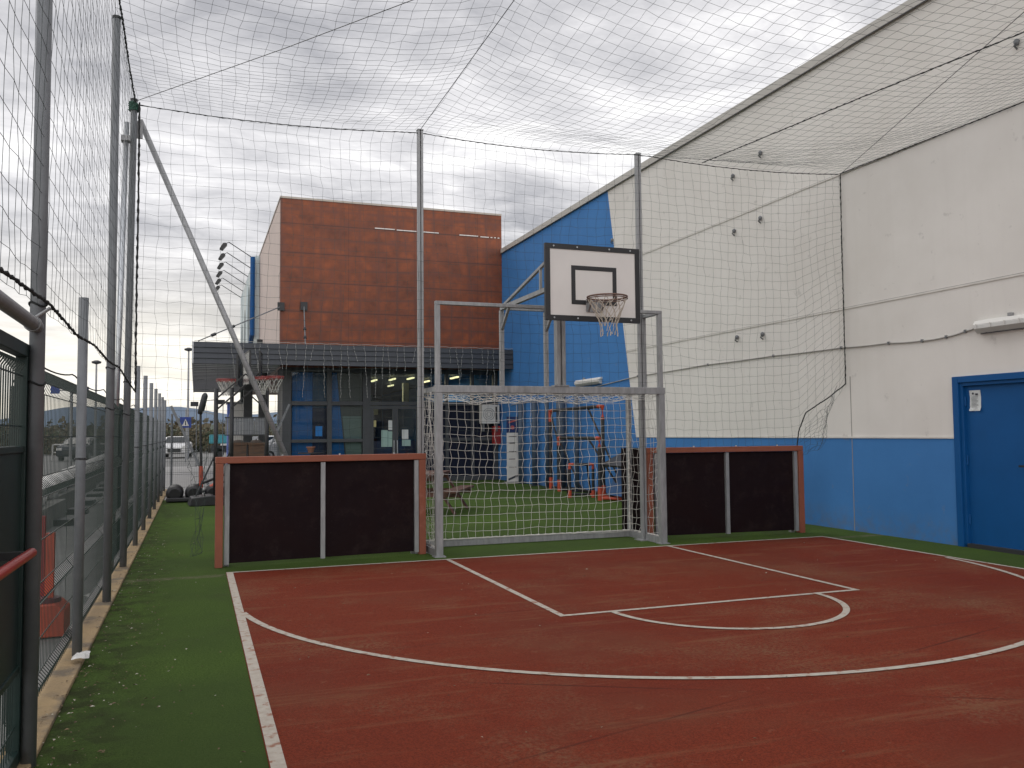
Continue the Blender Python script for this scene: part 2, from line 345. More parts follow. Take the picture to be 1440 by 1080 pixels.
# litter of dry leaves and grit on the turf and court: nobody could count it
lf = MB()
for i in range(1150):
    if i < 820:
        y = 2.5+random.random()**1.3*12; x = -0.74+abs(random.gauss(0, 0.30)); 
        if x > 0.33: continue
    elif i < 980: x = random.uniform(-0.6, 0.3); y = random.uniform(2.8, 20)
    else: x = random.uniform(0.4, 8.2); y = random.uniform(2.8, 9.9)
    s = random.uniform(0.004, 0.015); a = random.random()*6.28; dx, dy = math.cos(a)*s, math.sin(a)*s; h = (0.010 if x > -0.68 else 0.026)+random.random()*0.006
    lf.add([(x-dx,y-dy,h),(x+dy*.5,y-dx*.5,h+s*.3),(x+dx,y+dy,h+.002),(x-dy*.5,y+dx*.5,h+s*.5)], [(0,1,2,3)])
o = build('leaf_litter', lf, mat('dry_leaf', (0.20, 0.14, 0.08), (0.07, 0.045, 0.03), 9, 0.9, c3=(0.42, 0.40, 0.33), s3=13, p3=(0.54, 0.58))); o['kind'] = 'stuff'; tag(o, 'dry leaves and grit scattered on the turf beside the kerb', 'leaf litter')
for (x, y, s, lb) in ((-0.69, 6.40, 0.065, 'crumpled white paper rubbish at the foot of the short grey fence post'), (-0.92, 8.75, 0.05, 'small white scrap lying against the mesh by the tall grey pole')):
    p = MB(); n = 5; vs = []
    for i in range(n):
        for j in range(n): vs.append((x+(i/4-.5)*s*1.6, y+(j/4-.5)*s*1.6, 0.05+random.random()*s*0.55))
    p.add(vs, [(i*n+j, (i+1)*n+j, (i+1)*n+j+1, i*n+j+1) for i in range(n-1) for j in range(n-1)])
    tag(build('paper_scrap', p, white), lb, 'rubbish')

# ------------------------------------------------------------------ warehouse on the right
wh = thing('warehouse', 'long cream and blue rendered warehouse wall filling the right side', 'building', (WX, 9, 0))
wl = MB()
# wall with an opening for the door (y 6.4..8.52, z 0..2.16)
DY0, DY1, DZ = 6.3, 8.53, 2.17
wl.box(WX, WX+0.3, DY1, 60, -0.1, 7.27); wl.box(WX, WX+0.3, -45, DY0, -0.1, 7.27); wl.box(WX, WX+0.3, DY0, DY1, DZ, 7.27)
wall = build('wall', wl, wallm, wh)
wall.location -= wh.location*0
wall_off = wh.location
# object coords of the wall are relative to the thing: bake world offsets into the mesh instead
for v in wall.data.vertices: v.co += wall_off
wall.location = -wall_off
cp = MB().prism([(WX-0.04,7.271),(WX+0.34,7.271),(WX+0.34,7.47),(WX-0.04,7.42)], 1, -45, 60.05)
coping = build('coping', cp, mat('coping_metal', (0.48, 0.465, 0.43), (0.42, 0.405, 0.375), 1.5, 0.6), wh)
cd = MB().box(WX-0.052, WX-0.041, -45, 60, 7.255, 7.27); build('drip_edge', cd, darkmetal, wh)
build('roof', MB().box(WX+0.31, WX+22, -12, 60, 6.9, 7.1), asph, wh)
jn = MB()
jl = mat('joint_light', (0.66, 0.64, 0.60), rough=0.7); jd = mat('joint_dark', (0.28, 0.265, 0.25), rough=0.9)
for z, y1 in ((3.33, 17.54), (5.40, 17.97)):
    build('joint_strip', MB().box(WX-0.012, WX+0.01, -45, y1-.02, z-0.012, z+0.012), jl, wh)
    build('joint_shadow_gap', MB().box(WX-0.003, WX+0.01, -45, y1-.02, z+0.013, z+0.020), jd, wh)
build('joint_strip', MB().box(WX-0.014, WX+0.01, DY1, 17.12, 1.376, 1.40), jl, wh)
build('joint_shadow_gap', MB().box(WX-0.003, WX+0.01, 10.40, 10.412, 0, 2.3), jd, wh)
# door
dr = build('door', MB().box(WX+0.05, WX+0.09, DY0+.05, DY1-0.11, 0.04, DZ-0.10), bluem, wh, bevel=0.004)
fr = MB().box(WX-0.03, WX+0.13, DY1-0.09, DY1, 0, DZ).box(WX-0.03, WX+0.13, DY0, DY1-.091, DZ-0.08, DZ).box(WX-0.03, WX+0.13, DY0, DY0+0.06, 0, DZ-.081)
fr.box(WX+0.0, WX+0.10, DY1-0.135, DY1-0.091, 0.03, DZ-0.081).box(WX+0.0, WX+0.10, DY0+.061, DY1-.136, DZ-0.125, DZ-0.081)
build('door_frame', fr, bluem, wh, bevel=0.004)
build('threshold', MB().box(WX-0.02, WX+0.12, DY0, DY1-.14, 0.0, 0.05), darkmetal, wh)
hd = MB().bar((WX-0.03, 7.60, 1.05), (WX-0.03, 7.42, 1.05), 0.025).bar((WX+0.05, 7.43, 1.05), (WX-0.03, 7.43, 1.05), 0.02)
hd.box(WX+0.035, WX+0.05, 7.39, 7.46, 0.95, 1.15); build('handle', hd, blackp, dr)
for z in (0.35, 1.1, 1.85): build('hinge', MB().tube([(WX+0.035, DY1-0.142, z-0.06), (WX+0.035, DY1-0.142, z+0.06)], 0.012, 8), bluem, dr)
nb = MB()
vs = []
for i in range(7):
    for j in range(5): vs.append((WX+0.045-0.004*math.sin(i*1.2)-(0.012 if i == 0 else 0)*abs(j-2), 8.325-0.165*j/4+0.006*(i/6), 1.725+0.26*i/6))
nb.add(vs, [(i*5+j, i*5+j+1, (i+1)*5+j+1, (i+1)*5+j) for i in range(6) for j in range(4)])
notice = build('notice', nb, paper, dr)
nk = MB()
for i in range(9):
    z = 1.90-i*0.016; nk.box(WX+0.0395, WX+0.0402, 8.20 + (0.02 if i%3==2 else 0), 8.30, z, z+0.004)
nk.tube([(WX+0.0395, 8.275, 1.945), (WX+0.0405, 8.275, 1.945)], 0.014, 12); nk.box(WX+0.0395, WX+0.0402, 8.20, 8.24, 1.92, 1.945)
build('print', nk, ink, dr)
# wall bumpy climbing anchors
for i, (y, z, lb) in enumerate([(13.23, 6.16, 'uppermost left grey hold on the cream wall behind the net'), (12.40, 6.33, 'grey hold near the roof net edge, uppermost on the right'),
        (13.23, 5.14, 'left grey hold of the pair just below the upper joint'), (12.45, 5.19, 'right grey hold of the pair just below the upper joint'),
        (13.22, 3.19, 'left grey hold of the low pair above the cable'), (12.47, 3.16, 'right grey hold of the low pair above the cable'),
        (18.12, 6.02, 'lone grey hold at the slanted edge of the blue paint'), (7.40, 6.12, 'grey hold high on the wall near the right picture edge')]):
    m_ = MB(); m_.lathe([(0.02, 0), (0.045, 0.012), (0.055, 0.03), (0.04, 0.05), (0.018, 0.062)], (0, 0, 0), 9)
    m_.v = [(WX-c, y+a*0.65*(1.0+0.3*math.sin(5*b2*20)), z+b2*0.85) for a, b2, c in m_.v]
    m_.tube([(WX-0.05, y, z), (WX-0.07, y, z-0.05), (WX-0.02, y, z-0.085)], 0.012, 6)
    tag(build('wall_anchor', m_, greypaint, smooth=True), lb, 'wall anchor', 'small grey anchors on the cream wall')
# cable along the wall
cy = [(25.2, 2.36), (21, 2.52), (17, 2.73), (14.2, 2.77), (12.2, 2.765), (10.56, 2.745), (9.6, 2.72), (9.0, 2.69), (8.6, 2.70), (8.30, 2.74), (8.12, 2.775)]
pts = []
for (ya, za), (yb, zb) in zip(cy, cy[1:]):
    for k in range(6): 
        u = k/6; pts.append((WX-0.016, ya+(yb-ya)*u, za+(zb-za)*u-0.008*math.sin(math.pi*u)))
cbt = thing('wall_cable', 'thin grey cable sagging across the wall to the long lamp', 'cable', (WX, 16, 2.7))
build('cord', MB().tube(pts+[(WX-0.016, 8.12, 2.775)], 0.011, 6), mat('cable_grey', (0.33, 0.32, 0.30)), cbt)
for ya, za in cy[2:-1]: build('clip', MB().box(WX-0.034, WX, ya-0.012, ya+0.012, za-0.02, za+0.02), greypaint, cbt)
def wall_lamp(y0, y1, z, lb):
    tl = thing('wall_lamp', lb, 'wall lamp', (WX, (y0+y1)/2, z), 'long tube lamps on the warehouse wall')
    hs = MB().prism([(WX, z+0.09), (WX-0.06, z+0.085), (WX-0.10, z+0.03), (WX, z+0.03)], 1, y0, y1); build('housing', hs, white, tl, bevel=0.006)
    df = MB().prism([(WX-.002, z+0.0295), (WX-0.10, z+0.0295), (WX-0.105, z-0.02), (WX-0.06, z-0.07), (WX-.002, z-0.075)], 1, y0+0.02, y1-0.02); build('diffuser', df, lampw, tl, bevel=0.006)
    for k in range(8):
        gb = MB(); y = y0+0.06+(y1-y0-0.12)*k/7; gb.box(WX-0.112, WX-0.1055, y-0.008, y+0.008, z-0.02, z+0.04); build('clip', gb, white, tl)
    build('bracket', MB().box(WX-0.05, WX, (y0+y1)/2+0.25, (y0+y1)/2+0.30, z+0.0905, z+0.13), galv, tl)
    build('grille', MB().bar((WX-0.075, y0+.1, z-0.085), (WX-0.075, y1-.1, z-0.085), 0.012).bar((WX-0.075, y0+.15, z-0.085), (WX-0.01, y0+.15, z-0.07), 0.012).bar((WX-0.075, y1-.15, z-0.085), (WX-0.01, y1-.15, z-0.07), 0.012), darkmetal, tl)
wall_lamp(6.6, 8.12, 2.76, 'white strip lamp above the blue door')
wall_lamp(18.8, 20.25, 2.74, 'far white strip lamp on the blue painted wall behind the goal')

# ------------------------------------------------------------------ building with rust cladding and canopy
rb = thing('leisure_building', 'rust red tiled box building above a glazed ground floor', 'building', (5.7, 26, 0))
RX0, RX1, RY, RZ = 2.30, 9.215, 26.0, 8.50
m_ = MB().box(RX0+0.002, RX1, RY, RY+0.2, 3.5, RZ); o = build('cladding', m_, clad, rb)
for v in o.data.vertices: v.co += rb.location
o.location = -rb.location
build('side_wall', MB().box(RX0, RX0+0.2, RY+0.202, 46, 3.56, RZ), sidewhite, rb)
build('ground_floor_side', MB().box(2.43, 2.50, 26.62, 28.2, 0, 3.54).box(2.501, 4.6, 28.13, 28.2, 0, 3.54).box(4.53, 4.6, 28.201, 45, 0, 3.54), frameal, rb)
build('rear_wall', MB().box(RX0+.201, WX+0.0, 45.8, 46, 3.56, RZ), sidewhite, rb)
build('roof', MB().box(RX0+0.201, WX, RY+0.201, 45.79, 8.1, 8.3), asph, rb)
build('parapet_trim', MB().box(RX0-0.02, RX1, RY-0.02, RY+0.22, RZ+.001, RZ+0.06).box(RX0-0.02, RX0+0.22, RY+0.221, 46.0, RZ+.001, RZ+0.06), mat('trim_beige', (0.45, 0.40, 0.35)), rb)
for (x0, x1, z) in ((5.10,5.72,7.80),(5.78,6.40,7.79),(6.50,7.12,7.79),(7.80,8.42,7.78),(8.50,8.78,7.77),(8.84,8.90,7.77),(8.96,9.02,7.77),(9.08,9.14,7.77)):
    build('light_slot', MB().box(x0, x1, RY-0.012, RY+.01, z-0.014, z+0.014), mat('slot_white', (0.75, 0.72, 0.68)), rb)
# side sign board with blue edge
build('side_sign', MB().box(RX0-0.20, RX0-0.01, 34.8, 45.8, 4.5, 8.49), mat('sign_pale', (0.42, 0.55, 0.60), (0.60, 0.62, 0.58), 0.35, 0.5), rb)
for (y, z, a, b2) in ((38.5, 6.6, 0.9, 1.3), (41.5, 6.2, 0.6, 1.1), (44, 6.0, 0.5, 0.9)):
    sgm = MB(); sgm.add([(RX0-0.205, y+a*math.cos(k/20*6.283), z+b2*math.sin(k/20*6.283)) for k in range(20)], [tuple(range(20))])
    build('sign_emblem', sgm, mat('emblem_dark', (0.10, 0.14, 0.16)), rb)
dpp = MB().tube([(RX0-0.28, 34.6, 8.4), (RX0-0.28, 34.6, 5.4), (RX0-0.22, 38.5, 4.6), (RX0-0.22, 42, 4.2)], 0.09, 8); build('downpipe', dpp, bluem, rb)
# ground floor frames
GY = 26.45
fm = MB()
xs_m = [(2.42, 2.68), (3.74, 3.88), (4.82, 5.06), (6.60, 6.74), (7.45, 7.55), (8.3, 8.4), (9.05, 9.2)]
for a, b2 in xs_m: fm.box(a, b2, GY, GY+0.16, 0, 3.6)
def trans(x0, x1, z0, z1): fm.box(x0+.001, x1-.001, GY+0.01, GY+0.15, z0, z1)
for (a, b2) in zip(xs_m, xs_m[1:]):
    x0, x1 = a[1], b2[0]
    trans(x0, x1, 3.38, 3.599)
    trans(x0, x1, 2.38, 2.50)
    if x0 > 5 and x1 < 6.7: continue
    trans(x0, x1, 1.26, 1.36); trans(x0, x1, 0.0, 0.14)
build('window_frame', fm, frameal, rb, bevel=0.006)
for (a, b2) in zip(xs_m, xs_m[1:]):
    x0, x1 = a[1], b2[0]
    if x0 > 5 and x1 < 6.7:
        build('window_pane', MB().box(x0, x1, GY+0.07, GY+0.08, 2.50, 3.38), glass, rb); continue
    for z0, z1 in ((0.14, 1.26), (1.36, 2.38), (2.50, 3.38)):
        if x0 > 6.7 and z1 < 2.4: build('navy_shutter', MB().box(x0, x1, GY+0.07, GY+0.10, z0, z1), mat('shutter_navy', (0.010, 0.014, 0.03), rough=0.7, spec=0.15), rb); continue
        build('window_pane', MB().add([(x0, GY+0.07, z0), (x1, GY+0.07, z0), (x1, GY+0.07, z1), (x0, GY+0.07, z1)], [(0, 1, 2, 3)]), glass, rb)
for k, (x0, x1) in enumerate(((5.065, 5.83), (5.835, 6.595))):
    df = MB().box(x0, x0+0.09, GY+0.03, GY+0.10, 0.02, 2.37).box(x1-0.09, x1, GY+0.03, GY+0.10, 0.02, 2.37).box(x0+.091, x1-.091, GY+0.03, GY+0.10, 2.27, 2.37).box(x0+.091, x1-.091, GY+0.03, GY+0.10, 0.02, 0.16)
    d_ = build('entrance_door', df, frameal, rb)
    build('door_pane', MB().box(x0+0.09, x1-0.09, GY+0.06, GY+0.07, 0.16, 2.27), glass, d_)
    build('door_handle', MB().tube([(x1-0.05 if k == 0 else x0+0.05, GY-0.03, 0.9), (x1-0.05 if k == 0 else x0+0.05, GY-0.03, 1.3)], 0.015, 8), galvb, d_)
# sheets of paper on the doors
for (x0, x1, z0, z1, m2) in ((5.62,5.83,1.62,1.92,paper),(5.40,5.60,1.10,1.62,mat('poster_green',(0.30,0.44,0.40))),(5.61,5.83,1.1,1.58,mat('poster_green',(0,0,0))),(6.05,6.25,1.33,1.63,paper),(6.05,6.32,1.12,1.31,mat('poster_green',(0,0,0))),(5.12,5.24,1.72,1.92,mat('sticker_yellow',(0.5,0.45,0.2)))):
    build('poster', MB().box(x0, x1, GY+0.050, GY+0.054, z0, z1), m2, rb)
build('poster', MB().box(3.40, 3.60, GY+0.055, GY+0.06, 1.45, 1.75), bluewall, rb)
# interior
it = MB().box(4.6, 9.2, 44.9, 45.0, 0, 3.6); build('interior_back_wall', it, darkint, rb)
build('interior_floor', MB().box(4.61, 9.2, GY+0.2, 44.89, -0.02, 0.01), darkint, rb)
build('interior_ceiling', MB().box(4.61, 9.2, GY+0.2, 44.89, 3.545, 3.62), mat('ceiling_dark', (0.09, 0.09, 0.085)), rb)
build('interior_blue_panel', MB().box(2.72, 3.32, GY+0.17, GY+0.19, 0, 3.45), bluewall, rb)
build('interior_navy_panel', MB().box(3.33, 3.80, GY+0.17, GY+0.19, 0, 2.3), navy, rb)
build('interior_teal_panel', MB().box(3.33, 3.80, GY+0.17, GY+0.19, 2.301, 3.45), mat('teal_panel', (0.006, 0.07, 0.15)), rb)
build('interior_blue_panel', MB().prism([(3.86,0),(4.38,0),(4.04,3.45),(3.86,3.45)], 1, GY+0.17, GY+0.19), bluewall, rb)
build('interior_grey_panel', MB().prism([(4.39,0),(4.82,0),(4.82,3.45),(4.05,3.45)], 1, GY+0.175, GY+0.195), greyint, rb)
build('interior_pale_panel', MB().prism([(4.30,0),(4.82,0),(4.82,2.05),(4.20,2.05)], 1, GY+0.30, GY+0.31), greenint, rb)
build('interior_pale_screen', MB().prism([(4.42,0),(4.80,0),(4.80,2.05),(4.22,2.05)], 1, GY+0.162, GY+0.168), greenint, rb)
build('interior_counter', MB().box(5.3, 8.8, 36, 36.5, 0, 1.2), navy, rb)
build('interior_shelf_wall', MB().box(5.2, 7.6, 38, 38.2, 2.35, 2.95), yelint, rb)
build('interior_shelf_wall', MB().box(6.9, 7.1, 30, 30.2, 2.4, 3.3), yelint, rb)
for (x, y) in ((5.6, 31.5), (6.1, 30.8), (6.6, 30.0), (7.1, 29.3), (8.5, 28.6), (8.1, 31), (7.4, 34)):
    build('ceiling_tube', MB().box(x-0.035, x+0.035, y, y+0.9, 3.42, 3.47), tubem, rb)
for (x, y, en) in ((6.5, 32, 22), (4.0, 26.8, 0)):
    if en:
        al = bpy.data.lights.new('interior_lamp', 'AREA'); al.energy = 160; al.size = 3.5; al.color = (1, 0.9, 0.7)
        ao = bpy.data.objects.new('interior_lamp', al); C.objects.link(ao); ao.location = (x-5.7, y-26, 3.4); ao.parent = rb
# canopy: fascia of lapped boards, corrugated soffit, wraps the left side
cn = thing('entrance_canopy', 'dark metal canopy with ribbed underside over the glazed entrance', 'canopy', (4, 25, 0))
FY, CZ0, CZ1 = 25.0, 3.47, 4.07
for k in range(4):
    z0 = CZ0+0.15*k; build('fascia_board', MB().prism([(FY, z0), (FY+0.12, z0), (FY+0.12, z0+0.148), (FY+0.03, z0+0.148)], 0, -0.07, WX-.005), canopym, cn)
sf = MB(); y = FY+0.121
prof = []
while y < 41.5:
    prof += [(y, CZ0+0.03), (y+0.30, CZ0+0.03), (y+0.34, CZ0+0.13), (y+0.66, CZ0+0.13)]; y += 0.70
nn = len(prof); vs = [(-0.07, a, b2) for a, b2 in prof]+[(RX0-0.01, a, b2) for a, b2 in prof]
sf.add(vs, [(i, i+1, nn+i+1, nn+i) for i in range(nn-1)])
build('ribbed_soffit', sf, canopyu, cn)
sm_ = MB(); y = FY+0.121
while y < 41: sm_.box(-0.069, RX0-0.012, y+0.31, y+0.40, CZ0+0.02, CZ0+0.045); y += 0.70
build('rib_shade_strips', sm_, canopym, cn)  # dark strips added along the soffit, standing in for shade between the ribs
build('front_soffit', MB().box(RX0+.0, WX-.005, FY+0.121, GY-.01, CZ0+0.10, CZ0+0.14), canopym, cn)
build('canopy_deck', MB().box(-0.07, RX0-.03, FY+0.13, 42, CZ0+0.16, CZ1-0.02), canopym, cn)
build('side_gutter', MB().box(-0.11, -0.071, FY, 42, CZ0, CZ1), canopyu, cn)
build('end_fascia', MB().box(-0.07, RX0, 41.6, 41.7, CZ0, CZ1), canopym, cn)
for (x, y) in ((1.66, 30.5), (2.05, 29.0), (1.9, 38)):
    build('column', MB().box(x-0.14, x+0.14, y-0.14, y+0.14, 0, CZ0+0.05), darkmetal, cn)
def rod(p, q, lb):
    t_ = thing('tie_rod', lb, 'tie rod', p, 'steel tie rods holding the canopy')
    p = Vector(p); q = Vector(q); d = q-p
    build('rod', MB().tube([p, q], 0.018, 6), greypaint, t_)
    for u in (0.58, 0.80): build('turnbuckle', MB().tube([p+d*u, p+d*(u+0.05)], 0.045, 8), darkmetal, t_)
    build('anchor_plate', MB().box(p.x-0.10, p.x+0.10, p.y-0.03, p.y+0.03, p.z-0.12, p.z+0.12), blackp, t_)
rod((2.32, 25.96, 5.26), (0.05, 25.1, 4.09), 'tie rod from the corner of the rust red wall to the canopy tip')
rod((2.98, 25.96, 5.30), (2.93, 25.15, 4.08), 'short steep tie rod on the rust red wall just right of the corner')
rod((2.20, 33.0, 4.9), (0.05, 31.0, 4.09), 'farther tie rod on the pale side wall above the canopy')
# floodlights on arms
for i in range(6):
    y = 35.2+i*2.05
    fl = thing('floodlight', '%s of the six black floodlights on arms beside the rust red building' % ('uppermost and nearest', 'second from the top', 'third from the top', 'fourth from the top', 'second lowest', 'lowest and farthest')[i], 'floodlight', (RX0-0.1, y, 8.4), 'floodlights on arms over the side sign')
    build('arm', MB().tube([(RX0-0.2, y, 8.45), (RX0-1.15, y, 9.05), (RX0-1.25, y, 8.98)], 0.018, 6), darkmetal, fl)
    hx = RX0-1.33; hd = MB()
    hd.prism([(hx-0.16, 8.76), (hx-0.04, 8.72), (hx+0.12, 8.92), (hx+0.06, 8.99), (hx-0.04, 8.97)], 1, y-0.16, y+0.16)
    build('lamp_head', hd, blackp, fl)
# icicle lights on the canopy edge
ic = thing('icicle_lights', 'unlit white icicle lights hanging along the canopy edge', 'string lights', (4, FY, CZ1))
wr = MB(); bl_ = MB(); x = 0.9
pts = [(-0.05+9.25*k/60, FY-0.03, CZ1+0.02+0.012*math.sin(k*2.1)) for k in range(61)]
wr.tube(pts, 0.007, 4)
while x < 8.9:
    ln = random.choice((0.45, 0.7, 0.95, 1.15, 1.5)); pp = []; n = int(ln/0.09); dx = random.uniform(-0.12, 0.12)
    for k in range(n+1):
        pp.append((x+dx*k/n+random.uniform(-.018, .018), FY-0.035+random.uniform(-.01, .01), CZ1-ln*k/n))
    wr.tube(pp, 0.0035, 4)
    for k in range(1, n+1):
        q = pp[k]; bl_.box(q[0]-.007, q[0]+.007, q[1]-.007, q[1]+.007, q[2]-.014, q[2]+.010)
    x += random.uniform(0.14, 0.34)
icm = mat('icicle_grey', (0.36, 0.36, 0.34)); build('wire', wr, icm, ic); build('bulbs', bl_, icm, ic)

# ------------------------------------------------------------------ nets
def wire_grid(P, wraps, rad, mb=None):
    # P: array (n, m, 3) of knots; every row and column becomes a three-sided cord
    mb = mb or MB()
    def line(A):
        k = len(A); d = np.zeros_like(A); d[1:-1] = A[2:]-A[:-2]; d[0] = A[1]-A[0]; d[-1] = A[-1]-A[-2]
        d /= np.linalg.norm(d, axis=1)[:, None]+1e-9
        s1 = np.cross(d, wraps); s1 /= np.linalg.norm(s1, axis=1)[:, None]+1e-9; s2 = np.cross(d, s1)
        o = len(mb.v)
        ring = np.stack([A+rad*(s1*math.cos(a)+s2*math.sin(a)) for a in (0.5, 2.594, 4.689)], 1).reshape(-1, 3)
        mb.v.extend(map(tuple, ring.tolist()))
        for i in range(k-1):
            a = o+3*i
            mb.f += [(a, a+1, a+4, a+3), (a+1, a+2, a+5, a+4), (a+2, a, a+3, a+5)]
    for i in range(P.shape[0]): line(P[i])
    for j in range(P.shape[1]): line(P[:, j])
    return mb
def fuzz(n, m, amp, seed):
    r = np.random.RandomState(seed); a = r.randn(n, m, 3)*amp
    u, v = np.meshgrid(np.arange(n), np.arange(m), indexing='ij')
    for k in range(5):
        f1, f2 = r.uniform(0.05, 0.45, 2); ph = r.uniform(0, 6.28, 3); am = amp*r.uniform(1.0, 2.6)
        for c in range(3): a[..., c] += am*np.sin(u*f1+v*f2*r.choice((-1, 1))+ph[c])
    return a
def rope(pts, r=0.012, beads=True, seed=1, step=0.10):
    rr = random.Random(seed); P = []; Rr = []
    for a, b2 in zip(pts, pts[1:]):
        a = Vector(a); b2 = Vector(b2); n = max(2, int((b2-a).length/(step/3)))
        for k in range(n):
            P.append(a.lerp(b2, k/n)+Vector([rr.uniform(-.003, .003) for _ in range(3)])); Rr.append(r*(1.0+(0.55 if beads and len(P) % 3 == 0 and rr.random() < 0.8 else 0)))
    P.append(Vector(pts[-1])); Rr.append(r)
    return MB().tube(P, Rr, 6)
HZ = 5.40
A_ = np.array
# end net in the plane through the corner post and the mid poles
def plane_y(x): return 10.83-(x+0.71)/(9.19+0.71)*(10.83-10.45)
n, m = 75, 33
P = np.zeros((n, m, 3)); fz = fuzz(n, m, 0.007, 3)
for i in range(n):
    u = i/(n-1); x = -0.70+u*9.89
    # top edge sags slightly between the poles
    spans = [(-0.70, 2.67), (2.67, 5.82), (5.82, 9.19)]
    for a, b2 in spans:
        if a-1e-6 <= x <= b2+1e-6: top = HZ-0.07*4*((x-a)/(b2-a))*(1-(x-a)/(b2-a))
    bot = 1.28
    if x > 8.36: bot = 1.28+(x-8.36)/0.83*0.92
    for j in range(m):
        v = j/(m-1); z = bot+(top-bot)*v
        bulge = 0.10*math.sin(v*math.pi)*(0.5+0.5*math.sin(x*2.1))
        P[i, j] = (x+0.02*math.sin(v*9+x)*(1-abs(2*u-1)), plane_y(x)+0.04-bulge*0.6, z)
edge_f = np.ones((n, m)); edge_f[:, -1] = 0; edge_f[0, :] = 0.3; edge_f[-1, :] = 0
P += fz*edge_f[..., None]
en = thing('end_net', 'dark mesh net hanging upright behind the goal across the court', 'safety net', (4.2, 10.6, HZ))
build('netting', wire_grid(P, A_([0, 1.0, 0.01]), 0.0015), netdark, en)
build('top_rope', rope([tuple(P[i, -1]) for i in range(0, n, 2)], 0.005, True, 5), ropeblk, en)
build('wall_side_rope', rope([(9.19, 10.45, HZ), (9.185, 10.46, 4.2), (9.175, 10.45, 3.2), (9.19, 10.47, 2.19)], 0.007, True, 6), ropeblk, en)
build('corner_rope', rope([(9.19, 10.47, 2.19), (8.9, 10.5, 1.99), (8.51, 10.55, 1.76), (8.40, 10.58, 1.5), (8.37, 10.6, 1.24)], 0.009, False, 7), ropeblk, en)
# spare netting gathered in the lower right corner
n, m = 10, 9; Pc = np.zeros((n, m, 3))
for i in range(n):
    for j in range(m):
        u, v = i/(n-1), j/(m-1); Pc[i, j] = (8.30+0.72*u*(0.55+0.45*v)+0.03*math.sin(9*v), 10.42-0.16*math.sin(3*u), 1.22+0.35*v+u*(0.45*v+0.12)+0.03*math.sin(8*u))
build('slack_netting', wire_grid(Pc+fuzz(n, m, 0.012, 9), A_([0, 1, 0.01]), 0.0019), netdark, en)
# net hem hanging behind the left rebound board
n, m = 7, 9; Pc = np.zeros((n, m, 3))
for i in range(n):
    for j in range(m):
        u, v = i/(n-1), j/(m-1); Pc[i, j] = (0.0+0.22*u+0.06*math.sin(v*3.1)*(1-u)-0.05, 10.72, 0.15+1.2*v)
build('slack_netting', wire_grid(Pc+fuzz(n, m, 0.022, 12), A_([0, 1, 0.01]), 0.0022), netdark, en)
# roof net: hung from cables, sags between them
ys = np.arange(0.5, 10.6, 0.133); xs = np.arange(-0.70, 9.2, 0.1335); n, m = len(xs), len(ys)
P = np.zeros((n, m, 3)); fz = fuzz(n, m, 0.006, 21)
for i, x in enumerate(xs):
    for j, y in enumerate(ys):
        ye = plane_y(x); u_y = y*(ye)/ys[-1]
        s = 0
        if x < 2.65: q = (x+0.70)/3.35; s = 0.20*4*q*(1-q)
        else: q = (x-2.65)/6.55; s = 0.42*4*q*(1-q)
        ed = min(1, max(0, (ye-u_y)/2.6)); ed = 1-(1-ed)**2
        crease = 0.05*math.exp(-abs(x-2.65)/0.25)
        P[i, j] = (x+0.02*math.sin(y*1.3+x), u_y, HZ-s*ed-0.06*ed*math.sin(y*0.9)+crease*ed-(0.07*4*abs(math.sin((x+0.7)/3.3*math.pi))/4 if ed < .01 else 0))
P += fz*0.9
rn = thing('roof_net', 'dark mesh net stretched flat overhead as the court roof', 'safety net', (4.2, 5, HZ))
build('netting', wire_grid(P, A_([0.01, 0, 1.0]), 0.0015), netdark, rn)
build('wall_cable', rope([(9.19, 10.45, HZ), (9.19, 8, HZ-0.03), (9.19, 5, HZ-0.05), (9.19, 0.5, HZ)], 0.006, True, 8), ropeblk, rn)
build('fence_side_rope', rope([(-0.70, 10.82, HZ), (-0.69, 9.6, HZ-0.03), (-0.68, 8.6, HZ), (-0.69, 6.6, HZ-0.04), (-0.70, 4.55, HZ), (-0.7, 0.5, HZ)], 0.008, True, 9), ropeblk, rn)
build('seam_rope', rope([(6.82, 10.56, HZ-0.04), (7.2, 8.2, HZ-0.03), (7.63, 6.06, HZ), (8.4, 1.5, HZ)], 0.006, True, 10), ropeblk, rn)
build('brace_cable', MB().tube([(-0.70, 10.80, HZ+0.01), (0.81, 8.78, HZ), (1.73, 7.50, HZ), (6.0, 1.6, HZ)], 0.004, 5), darkmetal, rn)
build('brace_cable', MB().tube([(9.19, 10.42, HZ), (7.3, 5.79, HZ+0.02), (5.3, 0.9, HZ)], 0.004, 5), darkmetal, rn)
build('ridge_cable', MB().tube([(2.68, 10.66, HZ+0.01), (2.64, 7.1, HZ-0.03), (2.6, 0.6, HZ)], 0.004, 5), darkmetal, rn)
